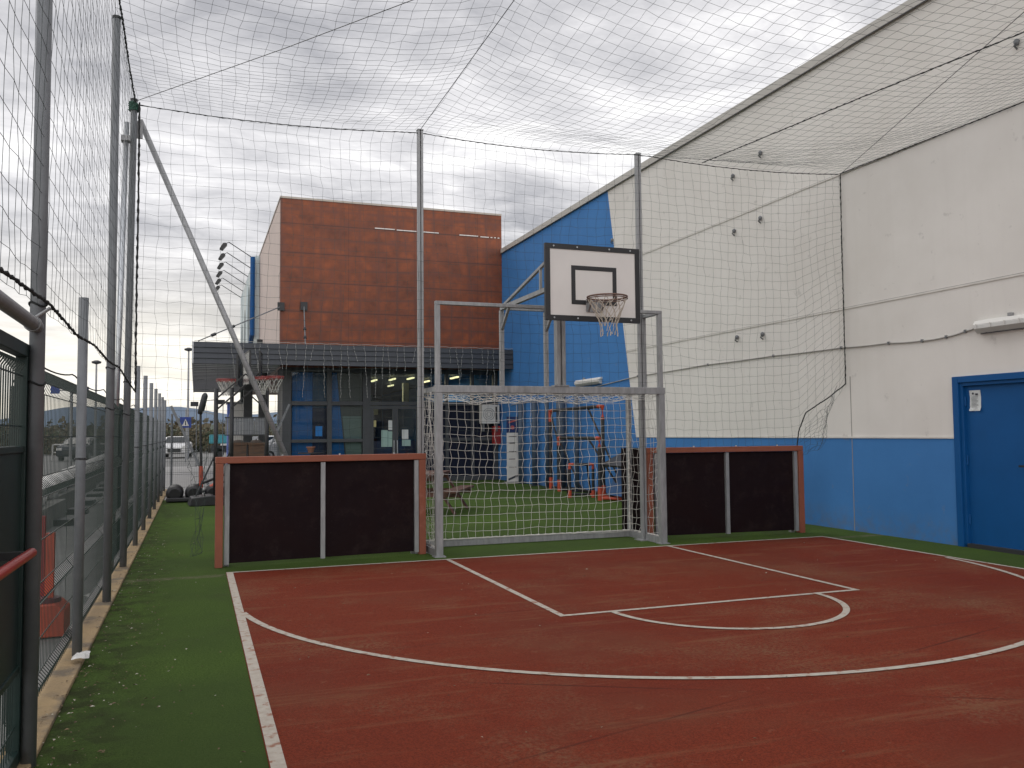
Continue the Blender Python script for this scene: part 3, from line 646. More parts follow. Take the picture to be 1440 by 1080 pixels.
# side net over the fence
ys = np.arange(0.3, 10.84, 0.135); zs = np.linspace(2.13, HZ, 25); n, m = len(ys), len(zs)
P = np.zeros((n, m, 3)); fz = fuzz(n, m, 0.0045, 31); fz[..., 0] *= 0.6
for i, y in enumerate(ys):
    for j, z in enumerate(zs):
        v = j/(m-1); bl2 = math.sin(math.pi*v)
        P[i, j] = (-0.685+0.012*bl2*math.sin(y*1.5), y+0.04*bl2*math.sin(z*1.9), z-0.05*abs(math.sin((y-4.55)/2.05*math.pi))*(v if v > .5 else .6))
P += fz
sn = thing('side_net', 'dark mesh net rising from the left fence to the roof net', 'safety net', (-0.67, 5, 2.1))
build('netting', wire_grid(P, A_([1.0, 0.01, 0.0]), 0.0013), netdark, sn)
rp = [(-0.655, 0.3, 2.14), (-0.655, 2.5, 2.06), (-0.655, 3.7, 2.10), (-0.655, 4.55, 2.13), (-0.655, 5.6, 2.09), (-0.66, 6.6, 2.13), (-0.66, 7.6, 2.10), (-0.66, 8.65, 2.13), (-0.66, 9.8, 2.06), (-0.66, 10.83, 2.02)]
build('lower_rope', rope(rp, 0.0065, True, 11), ropeblk, sn)
build('corner_rope', rope([(-0.655, 10.80, HZ), (-0.65, 10.79, 4.3), (-0.655, 10.78, 3.2), (-0.65, 10.79, 2.0)], 0.010, True, 12, 0.11), ropeblk, sn)
pts = []
for k in range(60):
    y = 4.55+k*0.18; u = ((y-4.55)/2.06) % 1; pts.append((-0.79, y, 1.93-0.05*4*u*(1-u)))
fence_cord_pts = pts

# ------------------------------------------------------------------ net poles
def pole_round(x, y, z1, r, m, lb, lean=(0, 0), cap=True, grp='tall poles carrying the nets'):
    t_ = thing('net_pole', lb, 'pole', (x, y, 0), grp)
    tp = (x+lean[0], y+lean[1], z1)
    build('shaft', MB().tube([(x, y, -0.1), tp], r, 20), m, t_, smooth=True)
    build('cap', MB().tube([(tp[0], tp[1], z1+.001), (tp[0], tp[1], z1+0.025)], r*1.08, 20), blackp, t_)
    for z in (1.75, 2.12): k = MB(); k.tube([(x+lean[0]*z/z1+(r+.003)*math.cos(a/16*6.283), y+lean[1]*z/z1+(r+.003)*math.sin(a/16*6.283), z+0.01*math.sin(a*.8)) for a in range(16)], 0.005, 5, closed=True); build('tie_cord', k, ropeblk, t_)
    return t_
pole_round(-0.70, 4.55, 5.42, 0.034, greypaint, 'nearest tall grey pole, thick, beside the green gate')
pole_round(-0.73, 8.62, 5.38, 0.036, greypaint, 'tall grey pole with a dark cap beyond the short fence post')
t_ = pole_round(-0.755, 10.83, 5.42, 0.038, greypaint, 'tall dark corner pole where the side and end nets meet', (0.04, 0))
build('rope_wrap', MB().tube([(-0.72+0.052*math.cos(k*1.1), 10.83+0.052*math.sin(k*1.1), 5.30+k*0.003) for k in range(34)], 0.009, 6), mat('rope_green', (0.02, 0.09, 0.06)), t_)
t_ = thing('brace_pole', 'shiny galvanised pole leaning beside the dark corner pole', 'pole', (-0.87, 10.70, 0))
build('shaft', MB().tube([(-0.87, 10.68, -0.05), (-0.785, 10.72, 5.12)], 0.030, 16), galvb, t_, smooth=True)
build('clamp', MB().box(-0.84, -0.74, 10.68, 10.80, 4.9, 4.96), galv, t_)
t_ = thing('diagonal_brace', 'long grey diagonal prop running down from the corner pole behind the board', 'pole', (1.5, 10.95, 0))
build('shaft', MB().tube([(-0.655, 10.95, 5.24), (1.57, 10.95, 0.0)], 0.033, 16), galv, t_, smooth=True)
build('end_plate', MB().box(-0.70, -0.62, 10.87, 10.9, 5.0, 5.2), galv, t_)
def cpole(x, y, lb):
    t_ = thing('net_pole', lb, 'pole', (x, y, 0), 'galvanised channel poles behind the goal')
    build('shaft', MB().box(x-0.035, x-0.006, y-0.035, y+0.035, 0, HZ+.03).box(x+0.006, x+0.035, y-0.035, y+0.035, 0, HZ+.03).box(x-0.0055, x+0.0055, y-0.01, y+0.034, 0, HZ+.029), galv, t_, bevel=0.003)
    build('cap', MB().box(x-0.04, x+0.04, y-0.04, y+0.04, HZ+.031, HZ+.045), galv, t_)
    build('base_plate', MB().box(x-0.1, x+0.1, y-0.1, y+0.1, 0, 0.012), galv, t_)
cpole(2.70, 10.76, 'galvanised channel pole behind the left goal post')
cpole(5.86, 10.72, 'galvanised channel pole right of the backboard')
# ------------------------------------------------------------------ mesh fence on the left
fe = thing('mesh_fence', 'dark green welded mesh fence running away along the left kerb', 'fence', (-0.8, 14, 0))
posts_y = [6.60, 12.85, 14.90, 16.95, 18.98, 21.02, 23.05, 25.1]
for y in posts_y:
    p_ = build('post', MB().tube([(-0.735-0.002*(y-6), y, -0.05), (-0.735-0.002*(y-6), y, 2.46)], 0.032, 16), greypaint, fe, smooth=True)
    p_['label'] = 'grey round post'
    build('band', MB().tube([(-0.735-0.002*(y-6)+0.035*math.cos(a/12*6.283), y+0.035*math.sin(a/12*6.283), 1.35) for a in range(12)], 0.006, 5, closed=True), blackp, p_)
def mesh_panel(y0, y1, name='mesh_panel'):
    prof = [(0, 0.04), (0, 0.08), (0.04, 0.13), (0, 0.18), (0, 0.56), (0.045, 0.62), (0, 0.68), (0, 1.16), (0.045, 1.22), (0, 1.28), (0, 1.74), (0.02, 1.80), (-0.06, 1.90)]
    mb = MB(); k = int((y1-y0)/0.052)
    def wire(A, r):
        for a, b2 in zip(A, A[1:]): mb.bar(a, b2, 2*r)
    for i in range(k+1):
        y = y0+(y1-y0)*i/k; wire([(-0.815+dx, y, z) for dx, z in prof], 0.0019)
    for dx, z in ((0, 0.08), (0, 0.18), (0, 0.37), (0, 0.56), (0, 0.68), (0, 0.92), (0, 1.16), (0, 1.28), (0, 1.50), (0, 1.74), (0.02, 1.80), (-0.06, 1.90)):
        mb.bar((-0.809+dx, y0, z), (-0.809+dx, y1, z), 0.005)
    return build(name, mb, wiregreen, fe)
py = [4.62, 6.60, 8.62, 10.80, 12.85, 14.90, 16.95, 18.98, 21.02, 23.05, 25.1]
for a, b2 in zip(py, py[1:]): mesh_panel(a+0.01, b2-0.01)
build('cord', MB().tube(fence_cord_pts, 0.005, 5), ropeblk, fe)
# back fence behind the yard
bf = thing('yard_end_fence', 'low see-through mesh fence closing the far end of the yard', 'fence', (0.8, 25.3, 0))
mb = MB()
for i in range(61): mb.bar((-0.75+i*0.05, 25.3, 0.05), (-0.75+i*0.05, 25.3, 1.95), 0.005)
for z in (0.1, 0.45, 0.5, 0.8, 1.1, 1.15, 1.5, 1.9): mb.bar((-0.75, 25.293, z), (2.25, 25.293, z), 0.007)
build('mesh_panel', mb, wiregreen, bf)
for x in (-0.6, 0.9, 2.2): build('post', MB().tube([(x, 25.36, 0), (x, 25.36, 2.1)], 0.03, 10), greypaint, bf)
t_ = thing('fence_stay', 'grey sloping stay rising to the left at the far end of the fence', 'pole', (-0.6, 24.5, 0))
build('shaft', MB().bar((0.42, 24.9, 0.02), (-0.62, 24.9, 2.30), 0.07, 0.05), greypaint, t_)
build('foot_plate', MB().box(0.34, 0.54, 24.8, 25.0, -.02, 0.02), greypaint, t_)
t_ = thing('fence_stay', 'thin grey sloping stay rising to the right beside the glazed entrance', 'pole', (1.9, 24.7, 0))
build('shaft', MB().bar((1.45, 24.7, 0.02), (2.45, 24.7, 2.35), 0.05, 0.05), greypaint, t_)
build('foot_plate', MB().box(1.36, 1.56, 24.6, 24.8, -.02, 0.02), greypaint, t_)

# gate with overhead pipe and red bar
gt = thing('gate', 'dark green gate with a solid lower panel and barred top', 'gate', (-0.75, 4.5, 0))
gb = MB().box(-0.78, -0.73, 4.50, 4.56, 0.03, 1.93).box(-0.78, -0.73, 1.9, 1.96, 0.03, 1.93).box(-0.78, -0.73, 1.961, 4.499, 1.87, 1.93).box(-0.78, -0.73, 1.961, 4.499, 0.03, 0.09)
gb.box(-0.775, -0.735, 1.961, 4.499, 1.43, 1.46).box(-0.775, -0.735, 1.961, 4.499, 0.44, 0.47)
build('gate_frame', gb, dgreen, gt, bevel=0.003)
build('solid_panel', MB().box(-0.765, -0.745, 1.965, 4.495, 0.471, 1.429), dgreen, gt)
mb = MB()
for i in range(52):
    y = 1.98+i*0.0495
    mb.bar((-0.755, y, 1.461), (-0.755, y, 1.80), 0.006); mb.bar((-0.755, y, 1.80), (-0.735, y, 1.83), 0.006); mb.bar((-0.735, y, 1.83), (-0.79, y, 1.868), 0.006); mb.bar((-0.755, y, 0.091), (-0.755, y, 0.439), 0.005)
for z in (1.55, 1.78, 0.2): mb.bar((-0.748, 1.97, z), (-0.748, 4.49, z), 0.006)
build('bars', mb, wiregreen, gt)
build('latch_box', MB().box(-0.79, -0.72, 4.561, 4.62, 1.36, 1.50), mat('latch_green', (0.01, 0.09, 0.05)), gt)
rbr = build('push_bar', MB().tube([(-0.60, 2.2, 1.06), (-0.60, 3.88, 1.045)], 0.019, 14), redp, gt, smooth=True)
for y in (3.80, 2.3): build('bar_arm', MB().bar((-0.60, y, 1.045), (-0.745, y, 1.045), 0.03), blackp, rbr)
t_ = thing('lintel_pipe', 'thick grey pipe crossing above the gate to the nearest pole', 'pipe', (-0.7, 4.5, 2.0))
build('shaft', MB().tube([(-0.70, 1.9, 2.03), (-0.70, 4.52, 2.015)], 0.031, 18), galv, t_, smooth=True)
build('collar', MB().tube([(-0.70, 4.40, 2.015), (-0.70, 4.44, 2.015)], 0.037, 18), galv, t_)
build('bolt', MB().tube([(-0.70, 4.495, 2.055), (-0.64, 4.495, 2.10)], 0.008, 8), galv, t_)

# ------------------------------------------------------------------ rebound boards
def rebound(x0, x1, yl, yr, ht, lb, studs, ret=None):
    t_ = thing('rebound_board', lb, 'rebound board', ((x0+x1)/2, (yl+yr)/2, 0), 'dark rebound boards beside the goal')
    Y = lambda x: yl+(yr-yl)*(x-x0)/(x1-x0)
    fr = MB().bar((x0, Y(x0)+0.05, ht-0.035), (x1, Y(x1)+0.05, ht-0.035), 0.11, 0.075)
    build('top_rail', fr, railor, t_, bevel=0.006)
    build('end_rail', MB().bar((x0+0.045, Y(x0)+0.05, 0), (x0+0.045, Y(x0)+0.05, ht-0.074), 0.085, 0.11), railor, t_, bevel=0.006)
    build('end_rail', MB().bar((x1-0.045, Y(x1)+0.05, 0), (x1-0.045, Y(x1)+0.05, ht-0.074), 0.085, 0.11), railor, t_, bevel=0.006)
    xs = [x0+0.09]+list(studs)+[x1-0.09]
    for s in studs: build('stud', MB().bar((s, Y(s)+0.035, 0.03), (s, Y(s)+0.035, ht-0.08), 0.052, 0.05), galv, t_)
    for a, b2 in zip(xs, xs[1:]):
        if b2-a < 0.15: continue
        a2, b3 = a+0.002, b2-0.002
        build('panel', MB().add([(a2, Y(a2)+0.05, 0.04), (b3, Y(b3)+0.05, 0.04), (b3, Y(b3)+0.05, ht-0.075), (a2, Y(a2)+0.05, ht-0.075), (a2, Y(a2)+0.07, 0.04), (b3, Y(b3)+0.07, 0.04), (b3, Y(b3)+0.07, ht-0.075), (a2, Y(a2)+0.07, ht-0.075)],
              [(0,1,2,3),(7,6,5,4),(0,4,5,1),(1,5,6,2),(2,6,7,3),(3,7,4,0)]), board, t_)
    for k in range(3):
        x = x0+(x1-x0)*(0.3+0.27*k); build('bolt', MB().tube([(x, Y(x)+0.05, ht+0.003), (x, Y(x)+0.05, ht+0.02)], 0.012, 8), galvb, t_)
    bk = MB().box(x0+.1, x0+0.16, Y(x0)+0.12, Y(x0)+0.18, 0, ht-0.1).box(x1-0.16, x1-.1, Y(x1)+0.12, Y(x1)+0.18, 0, ht-0.1)
    build('rear_post', bk, galv, t_)
    if ret:
        rx, ya, yb = ret; build('return_panel', MB().box(rx-0.015, rx+0.015, ya, yb, 0.03, ht-0.005), board, t_)
        build('return_rail', MB().box(rx-0.04, rx+0.04, yb+.001, yb+0.06, 0, ht-0.01), board, t_)
    return t_
rebound(0.22, 2.72, 10.42, 10.58, 1.25, 'left rebound board with terracotta frame and dark panels', (0.35, 1.44, 2.60), (2.70, 10.75, 11.5))
rebound(5.93, 8.42, 10.72, 10.52, 1.27, 'right rebound board with terracotta frame and near black panels', (6.08, 7.18, 8.30), (5.97, 10.86, 11.45))

# ------------------------------------------------------------------ goal
gl = thing('football_goal', 'galvanised football goal with white net standing on the end line', 'goal', (4.35, 10.3, 0))
GX0, GX1, GYf, GYb = 2.80, 5.90, 10.27, 11.20
s = 0.088
for x in (GX0, GX1): build('front_post', MB().box(x-s/2, x+s/2, GYf-s/2, GYf+s/2, 0, 2.0), galv, gl, bevel=0.005)
build('crossbar', MB().box(GX0-s/2-.005, GX1+s/2+.005, GYf-s/2-.003, GYf+s/2+.003, 2.001, 2.091), galv, gl, bevel=0.005)
for x in (GX0, GX1):
    build('side_top_bar', MB().box(x-0.03, x+0.03, GYf+s/2+.004, GYb-.031, 2.02, 2.08), galv, gl)
    build('side_ground_bar', MB().box(x-0.04, x+0.04, GYf+s/2+.001, GYb-.041, 0.0, 0.085), galv, gl)
    build('rear_post', MB().box(x-0.03, x+0.03, GYb-0.03, GYb+0.03, 0.086, 2.08), galv, gl)
    build('base_plate', MB().box(x-0.07, x+0.07, GYf-0.07, GYf+0.07, 0, 0.014), galv, gl)
build('rear_ground_bar', MB().box(GX0-0.04, GX1+0.04, GYb-0.04, GYb+0.04, 0, 0.085), galv, gl, bevel=0.004)
build('rear_top_bar', MB().box(GX0+.031, GX1-.031, GYb-0.03, GYb+0.03, 2.02, 2.08), galv, gl)
# frame above the crossbar
UT = 3.09
for x in (GX0-0.01, GX1+0.0): build('upper_post', MB().box(x-0.03, x+0.03, GYf-0.03, GYf+0.03, 2.092, UT), galv, gl, bevel=0.004)
for a, b2 in ((GX0-0.04, 4.33), (4.52, GX1+0.03)): build('upper_bar', MB().box(a, b2, GYf-0.03, GYf+0.03, UT+.001, UT+0.045), galv, gl, bevel=0.004)
build('upper_post', MB().box(GX1-0.03, GX1+0.03, GYf+0.42, GYf+0.48, 2.081, UT), galv, gl)
build('upper_bar', MB().box(GX1-0.03, GX1+0.03, GYf+.031, GYf+0.48, UT+.001, UT+0.045), galv, gl)
# goal net
def gnet(P, seed, amp, wr_):
    return wire_grid(P+fuzz(P.shape[0], P.shape[1], amp, seed), A_(wr_), 0.0033)
n, m = 29, 19; P = np.zeros((n, m, 3))
for i in range(n):
    for j in range(m):
        u, v = i/(n-1), j/(m-1); P[i, j] = (GX0+0.03+(GX1-GX0-0.06)*u+0.012*(-1)**j*math.sin(v*3.14), GYb-0.05-0.05*math.sin(3.14*v), 0.09+1.93*v)
nb_ = gnet(P, 41, 0.0045, (0, 1.0, 0.01))
for x in (GX0, GX1):
    n, m = 10, 19; P = np.zeros((n, m, 3))
    for i in range(n):
        for j in range(m):
            u, v = i/(n-1), j/(m-1); P[i, j] = (x+0.02*math.sin(v*5), GYf+0.06+(GYb-GYf-0.11)*u, 0.09+1.93*v-0.04*math.sin(3.14*u)*v)
    nb2 = gnet(P, 43 if x < 4 else 47, 0.010, (1.0, 0.01, 0)); nb_.add(nb2.v, nb2.f)
n, m = 29, 10; P = np.zeros((n, m, 3))
for i in range(n):
    for j in range(m):
        u, v = i/(n-1), j/(m-1); P[i, j] = (GX0+(GX1-GX0)*u, GYf+(GYb-GYf-0.05)*v, 2.02-0.10*math.sin(3.14*v)-0.02*math.sin(u*40))
nb2 = gnet(P, 51, 0.006, (0.01, 0, 1.0)); nb_.add(nb2.v, nb2.f)
gnet_o = build('goal_net', nb_, netwhite, gl)
build('net_hem', rope([(GX0, GYb-0.045, 0.095), (GX1, GYb-0.045, 0.095), (GX1, GYf+0.06, 0.095)], 0.008, True, 61, 0.12), netwhite, gnet_o)
build('net_hem', rope([(GX0, GYb-0.045, 0.095), (GX0, GYf+0.06, 0.095)], 0.008, True, 62, 0.12), netwhite, gnet_o)
build('net_hem', rope([(GX1-.03, GYb-0.05, 0.1), (GX1-0.035, GYb-0.05, 2.0)], 0.010, True, 63, 0.05), netwhite, gnet_o)

# ------------------------------------------------------------------ basketball hoop over the goal
bh = thing('basketball_hoop', 'white basketball backboard with black border and worn net above the goal', 'basketball hoop', (4.41, 10.3, 2.09))
BX0, BX1, BY, BZ0, BZ1 = 3.80, 5.02, 9.20, 2.81, 3.70
bw = 0.055
bb = build('backboard', MB().box(BX0, BX1, BY, BY+0.03, BZ0, BZ1), mat('backboard_white', (0.66, 0.63, 0.60), (0.60, 0.575, 0.55), 1.6, 0.45), bh)
bd = MB()
def yb(x0, x1, z0, z1, d): bd.box(x0, x1, BY-d, BY+0.036 if d > .005 else BY-.0005, z0, z1)
yb(BX0-0.006, BX1+0.006, BZ1-bw, BZ1+0.006, 0.008); yb(BX0-0.006, BX1+0.006, BZ0-0.006, BZ0+bw, 0.008)
yb(BX0-0.006, BX0+bw, BZ0+bw+.001, BZ1-bw-.001, 0.008); yb(BX1-bw, BX1+0.006, BZ0+bw+.001, BZ1-bw-.001, 0.008)
build('border', bd, mat('board_black', (0.016, 0.016, 0.018), rough=0.5), bb)
sq = MB(); x0, x1, z0, z1, q = 4.125, 4.715, 3.00, 3.46, 0.052
for a, b2, c, d in ((x0, x1, z1-q, z1), (x0, x1, z0, z0+q), (x0, x0+q, z0+q+.0005, z1-q-.0005), (x1-q, x1, z0+q+.0005, z1-q-.0005)): sq.box(a, b2, BY-0.004, BY-.0005, c, d)
build('target_square', sq, MATS['board_black'], bb)
sc = MB()
for x in (3.90, 4.20, 4.62, 4.90):
    for z in (BZ1-0.024, BZ0+0.024): sc.tube([(x, BY-0.009, z), (x, BY-0.016, z)], 0.010, 10)
build('screws', sc, galvb, bb)
RCX, RCY, RZ_, RR = 4.42, 8.86, 3.045, 0.228
rm = build('rim', MB().tube([(RCX+RR*math.cos(a/32*6.2832), RCY+RR*math.sin(a/32*6.2832), RZ_) for a in range(32)], 0.010, 10, closed=True).tube([(RCX+(RR+.004)*math.cos(a/32*6.2832), RCY+(RR+.004)*math.sin(a/32*6.2832), RZ_-0.022) for a in range(32)], 0.006, 8, closed=True),
           mat('rusty_rim', (0.13, 0.075, 0.06), (0.20, 0.12, 0.09), 30, 0.6, 0.4), bh, smooth=True)
br = MB().bar((RCX-0.12, RCY+RR*0.86, RZ_), (RCX-0.09, BY, RZ_), 0.03, 0.02).bar((RCX+0.12, RCY+RR*0.86, RZ_), (RCX+0.09, BY, RZ_), 0.03, 0.02).box(RCX-0.11, RCX+0.11, BY-0.014, BY-.001, RZ_-0.13, RZ_+0.02)
br.bar((RCX-0.08, BY-.01, RZ_-0.12), (RCX-0.10, RCY+RR*.9, RZ_-.01), 0.02).bar((RCX+0.08, BY-.01, RZ_-0.12), (RCX+0.10, RCY+RR*.9, RZ_-.01), 0.02)
build('rim_bracket', br, galv, rm)
# net: diamond cords
nm = MB(); K = 12; lv = [(RR, -0.01), (0.195, -0.09), (0.155, -0.17), (0.118, -0.25), (0.098, -0.33), (0.10, -0.40)]
rr = random.Random(3)
def np_(k, l):
    a = (k+0.5*(l % 2))/K*6.2832; r, z = lv[l]; return (RCX+0.02*l/5+r*math.cos(a)+(rr.uniform(-.008, .008) if l else 0), RCY+r*math.sin(a), RZ_+z+(rr.uniform(-.02, .015) if l > 2 else 0))
KN = {(k, l): np_(k, l) for k in range(K) for l in range(6)}
for l in range(5):
    for k in range(K):
        k1 = k % K; k2 = (k+(1 if l % 2 else -1)) % K
        for kk in (k1, k2):
            if l >= 3 and rr.random() < 0.38: continue
            a = Vector(KN[(k, l)]); b2 = Vector(KN[(kk, l+1)]); nm.tube([a, a.lerp(b2, .5)+Vector((0, 0, -0.006)), b2], 0.0042, 5)
for k in range(0, K, 2):
    a = KN[(k, 5)]; nm.tube([a, (a[0]+rr.uniform(-.01, .01), a[1], a[2]-0.04)], 0.007, 5)
build('net', nm, mat('hoop_net', (0.52, 0.46, 0.38), (0.40, 0.35, 0.29), 20, 0.85), rm)
# supports
PX = 4.43
build('centre_post', MB().box(PX-0.062, PX-0.012, GYf-0.05, GYf+0.05, 2.11, 3.3).box(PX+0.012, PX+0.062, GYf-0.05, GYf+0.05, 2.11, 3.3).box(PX-0.0115, PX+0.0115, GYf-0.02, GYf+0.05, 2.11, 3.3), galv, bh, bevel=0.004)
build('base_plate', MB().box(PX-0.10, PX+0.10, GYf-0.06, GYf+0.06, 2.092, 2.109), galv, bh)
for x in (3.96, 4.62):
    build('rear_post', MB().box(x-0.028, x+0.028, GYb-0.028, GYb+0.028, 2.082, 3.19), galv, bh)
    build('arm', MB().bar((x, GYb-0.0, 3.22), (x, BY+0.04, 3.22), 0.05, 0.055), galv, bh)
    build('upper_brace', MB().bar((x, GYb-0.1, 3.25), (x, BY+0.06, 3.62), 0.035), galv, bh)
    build('strut', MB().bar((x, 9.75, 3.245), (x, 9.75, 3.52), 0.03), galv, bh)
    build('knee_brace', MB().bar((x, GYb-0.02, 2.93), (x, GYb-0.30, 3.19), 0.035), galv, bh)
build('cross_tie', MB().box(3.989, 4.591, GYb-0.025, GYb+0.025, 3.20, 3.25), galv, bh)
build('centre_arm', MB().bar((PX, GYf, 3.28), (PX, BY+0.04, 3.28), 0.06), galv, bh)
build('board_frame', MB().box(BX0+0.08, BX0+0.12, BY+0.037, BY+0.07, BZ0+.05, BZ1-.05).box(BX1-0.12, BX1-0.08, BY+0.037, BY+0.07, BZ0+.05, BZ1-.05), galv, bh)

# ------------------------------------------------------------------ practice goals by the blue wall
def practice_goal(A, B, h, dep, lb):
    # A, B: ground points of the mouth; the stays go back towards dep
    t_ = thing('practice_goal', lb, 'goal', (A[0], A[1], 0), 'black and orange practice goals by the blue wall')
    A = Vector((*A, 0)); B = Vector((*B, 0)); up_ = Vector((0, 0, h)); r = 0.042 if h > 1 else 0.034
    d = (B-A).normalized(); D = Vector((*dep, 0))
    for p in (A, B):
        build('upright', MB().tube([p+Vector((0, 0, 0.22*min(h, 1.4))), p+up_*0.88], r, 10), blackp, t_)
        build('orange_foot', MB().tube([p+Vector((0, 0, 0)), p+Vector((0, 0, 0.22*min(h, 1.4)))], r*1.25, 10), orange, t_)
    build('orange_corner', MB().tube([A+up_*0.86, A+up_, A+up_+d*0.12*h], r*1.15, 10), orange, t_)
    build('orange_corner', MB().tube([B+up_*0.86, B+up_, B+up_-d*0.12*h], r*1.15, 10), orange, t_)
    build('crossbar', MB().tube([A+up_+d*0.11*h, B+up_-d*0.11*h], r, 10), blackp, t_)
    for p in (A, B):
        q = p+D; build('ground_bar', MB().tube([p+Vector((0, 0, 0.05)), q+Vector((0, 0, 0.05))], r*0.8, 8), orange if p is B else blackp, t_)
        build('stay', MB().tube([p.lerp(B if p is A else A, 0.25)+up_ if p is B else p+up_*0.98, q+Vector((0, 0, 0.05))], 0.024, 8), blackp, t_)
    build('rear_bar', MB().tube([A+D+Vector((0, 0, 0.05)), B+D+Vector((0, 0, 0.05))], r*0.8, 8), blackp, t_)
practice_goal((8.90, 21.33), (8.62, 17.6), 2.08, (0.30, -0.55), 'tallest black practice goal with orange corners')
practice_goal((8.72, 20.35), (8.36, 17.25), 1.36, (0.42, -0.45), 'middle sized black and orange practice goal')
practice_goal((8.10, 18.3), (8.60, 18.1), 0.76, (0.12, 0.40), 'smallest black and orange practice goal, nearest the court')
for i, (y, r, lb) in enumerate(((24.0, 0.10, 'farthest'), (22.9, 0.10, 'second farthest'), (21.95, 0.07, 'middle'), (21.0, 0.15, 'thickest, second nearest'), (20.0, 0.07, 'nearest'))):  # dark upright tubes form vertical stripes along the blue wall
    t_ = thing('wall_upright', lb+' dark grey upright tube against the blue wall', 'post', (WX-0.15, y, 0), 'dark uprights along the blue wall')
    build('shaft', MB().tube([(WX-0.16, y, 0), (WX-0.16, y, 2.46)], r*0.8, 12), mat('slate_paint', (0.05, 0.075, 0.11)), t_, smooth=True)
    build('foot_plate', MB().box(WX-0.30, WX-0.02, y-0.14, y+0.14, 0, 0.012), darkmetal, t_)
# roll-up banner
t_ = thing('banner', 'white upright banner with navy head leaning by the blue wall', 'banner', (8.95, 24.3, 0))
def tilt(a, z): return (8.98+0.0*z, a, z)
build('sheet', MB().prism([(8.72, 0.05), (9.10, 0.05), (9.10, 1.50), (8.72, 1.50)], 1, 24.28, 24.30), white, t_)
build('head_panel', MB().prism([(8.72, 1.501), (9.10, 1.50), (9.10, 1.98), (8.72, 1.98)], 1, 24.28, 24.30), mat('banner_navy', (0.01, 0.03, 0.12)), t_)
bp = MB()
for k, z in enumerate((1.38, 1.18, 0.92, 0.70, 0.46)): bp.box(8.78, 9.02-0.04*(k % 2), 24.273, 24.279, z, z+0.03)
bp.prism([(8.76, 0.08), (9.06, 0.20), (9.06, 0.26), (8.76, 0.14)], 1, 24.273, 24.279)
build('print', bp, ink, t_)
ph = MB().prism([(8.78, 1.78), (9.04, 1.86), (9.04, 1.90), (8.78, 1.84)], 1, 24.273, 24.279).tube([(8.9, 24.279, 1.66), (8.9, 24.273, 1.66)], 0.06, 12); build('emblem', ph, mat('emblem_red', (0.4, 0.08, 0.08)), t_)
build('foot', MB().box(8.66, 9.14, 24.2, 24.4, 0, 0.05), galv, t_)
# air conditioning unit and red hose cabinet
t_ = thing('air_conditioner', 'off white air conditioner unit mounted under the canopy by the corner', 'air conditioner', (8.9, 26.3, 1.8))
build('casing', MB().box(8.55, 9.14, 26.12, 26.42, 1.80, 2.40), white, t_, bevel=0.01)
build('fan_grille', MB().lathe([(0.20, 0), (0.20, 0.01), (0.03, 0.012)], (0, 0, 0), 20), white, t_) if False else None
gg = MB()
for r in (0.07, 0.13, 0.19): gg.tube([(8.78+r*math.cos(a/20*6.283), 26.112, 2.10+r*math.sin(a/20*6.283)) for a in range(20)], 0.008, 5, closed=True)
build('fan_grille', gg, greypaint, t_); build('bracket', MB().box(8.60, 8.64, 26.15, 26.42, 1.55, 1.79).box(9.04, 9.08, 26.15, 26.42, 1.55, 1.79), greypaint, t_)
build('side_slot', MB().box(9.00, 9.06, 26.108, 26.118, 1.86, 2.34), darkmetal, t_)
t_ = thing('hose_cabinet', 'small red fire hose cabinet beside the banner', 'fire cabinet', (9.0, 26.3, 1.2))
build('box', MB().box(8.98, 9.20, 26.20, 26.42, 1.15, 1.72), redp, t_, bevel=0.01); build('door_rim', MB().box(9.01, 9.17, 26.19, 26.199, 1.2, 1.66), mat('deep_red', (0.25, 0.02, 0.02)), t_)
# folded table
t_ = thing('folded_table', 'folded blue games table with dark tilted top against the blue wall', 'table', (8.9, 16.7, 0))
fb = MB().prism([(8.55, 0.12), (8.62, 0.12), (9.05, 0.98), (8.98, 0.98)], 1, 15.9, 17.3); build('leaf', fb, mat('table_blue', (0.03, 0.10, 0.24)), t_)
build('leaf', MB().prism([(8.40, 0.78), (8.44, 0.74), (9.0, 1.03), (8.97, 1.06)], 1, 15.9, 17.3), darkmetal, t_)
build('undercarriage', MB().bar((8.6, 16.0, 0.1), (9.0, 16.0, 0.1), 0.04).bar((8.6, 17.2, 0.1), (9.0, 17.2, 0.1), 0.04).bar((8.8, 16.0, 0.1), (8.8, 17.2, 0.1), 0.04), blackp, t_)
for y in (16.0, 17.2): build('wheel', MB().tube([(8.6, y-0.02, 0.06), (8.6, y+0.02, 0.06)], 0.06, 12), blackp, t_)

# ------------------------------------------------------------------ picnic table (local, then turned)
pt = thing('picnic_table', 'brown wooden picnic table on the turf seen through the goal net', 'picnic table', (0, 0, 0), local=True)
for k in range(5): build('table_board', MB().box(-0.9, 0.9, -0.36+k*0.146, -0.36+k*0.146+0.138, 0.71, 0.75), wood, pt)
for sy in (-1, 1):
    for k in range(2): build('seat_board', MB().box(-0.9, 0.9, min(sy*(0.56+k*0.14), sy*(0.69+k*0.14)), max(sy*(0.56+k*0.14), sy*(0.69+k*0.14)), 0.41, 0.45), wood, pt)
    for x in (-0.62, 0.62): build('leg', MB().bar((x+0.05, sy*0.28, 0.70), (x+0.05, sy*0.74, 0.0), 0.09, 0.04), wood, pt)
for x in (-0.62, 0.62): build('cross_beam', MB().box(x-0.04, x, -0.82, 0.82, 0.32, 0.409).box(x-0.04, x, -0.36, 0.36, 0.62, 0.709), wood, pt)
pt.location = (4.15, 16.35, 0); pt.rotation_euler = (0, 0, R_(62))

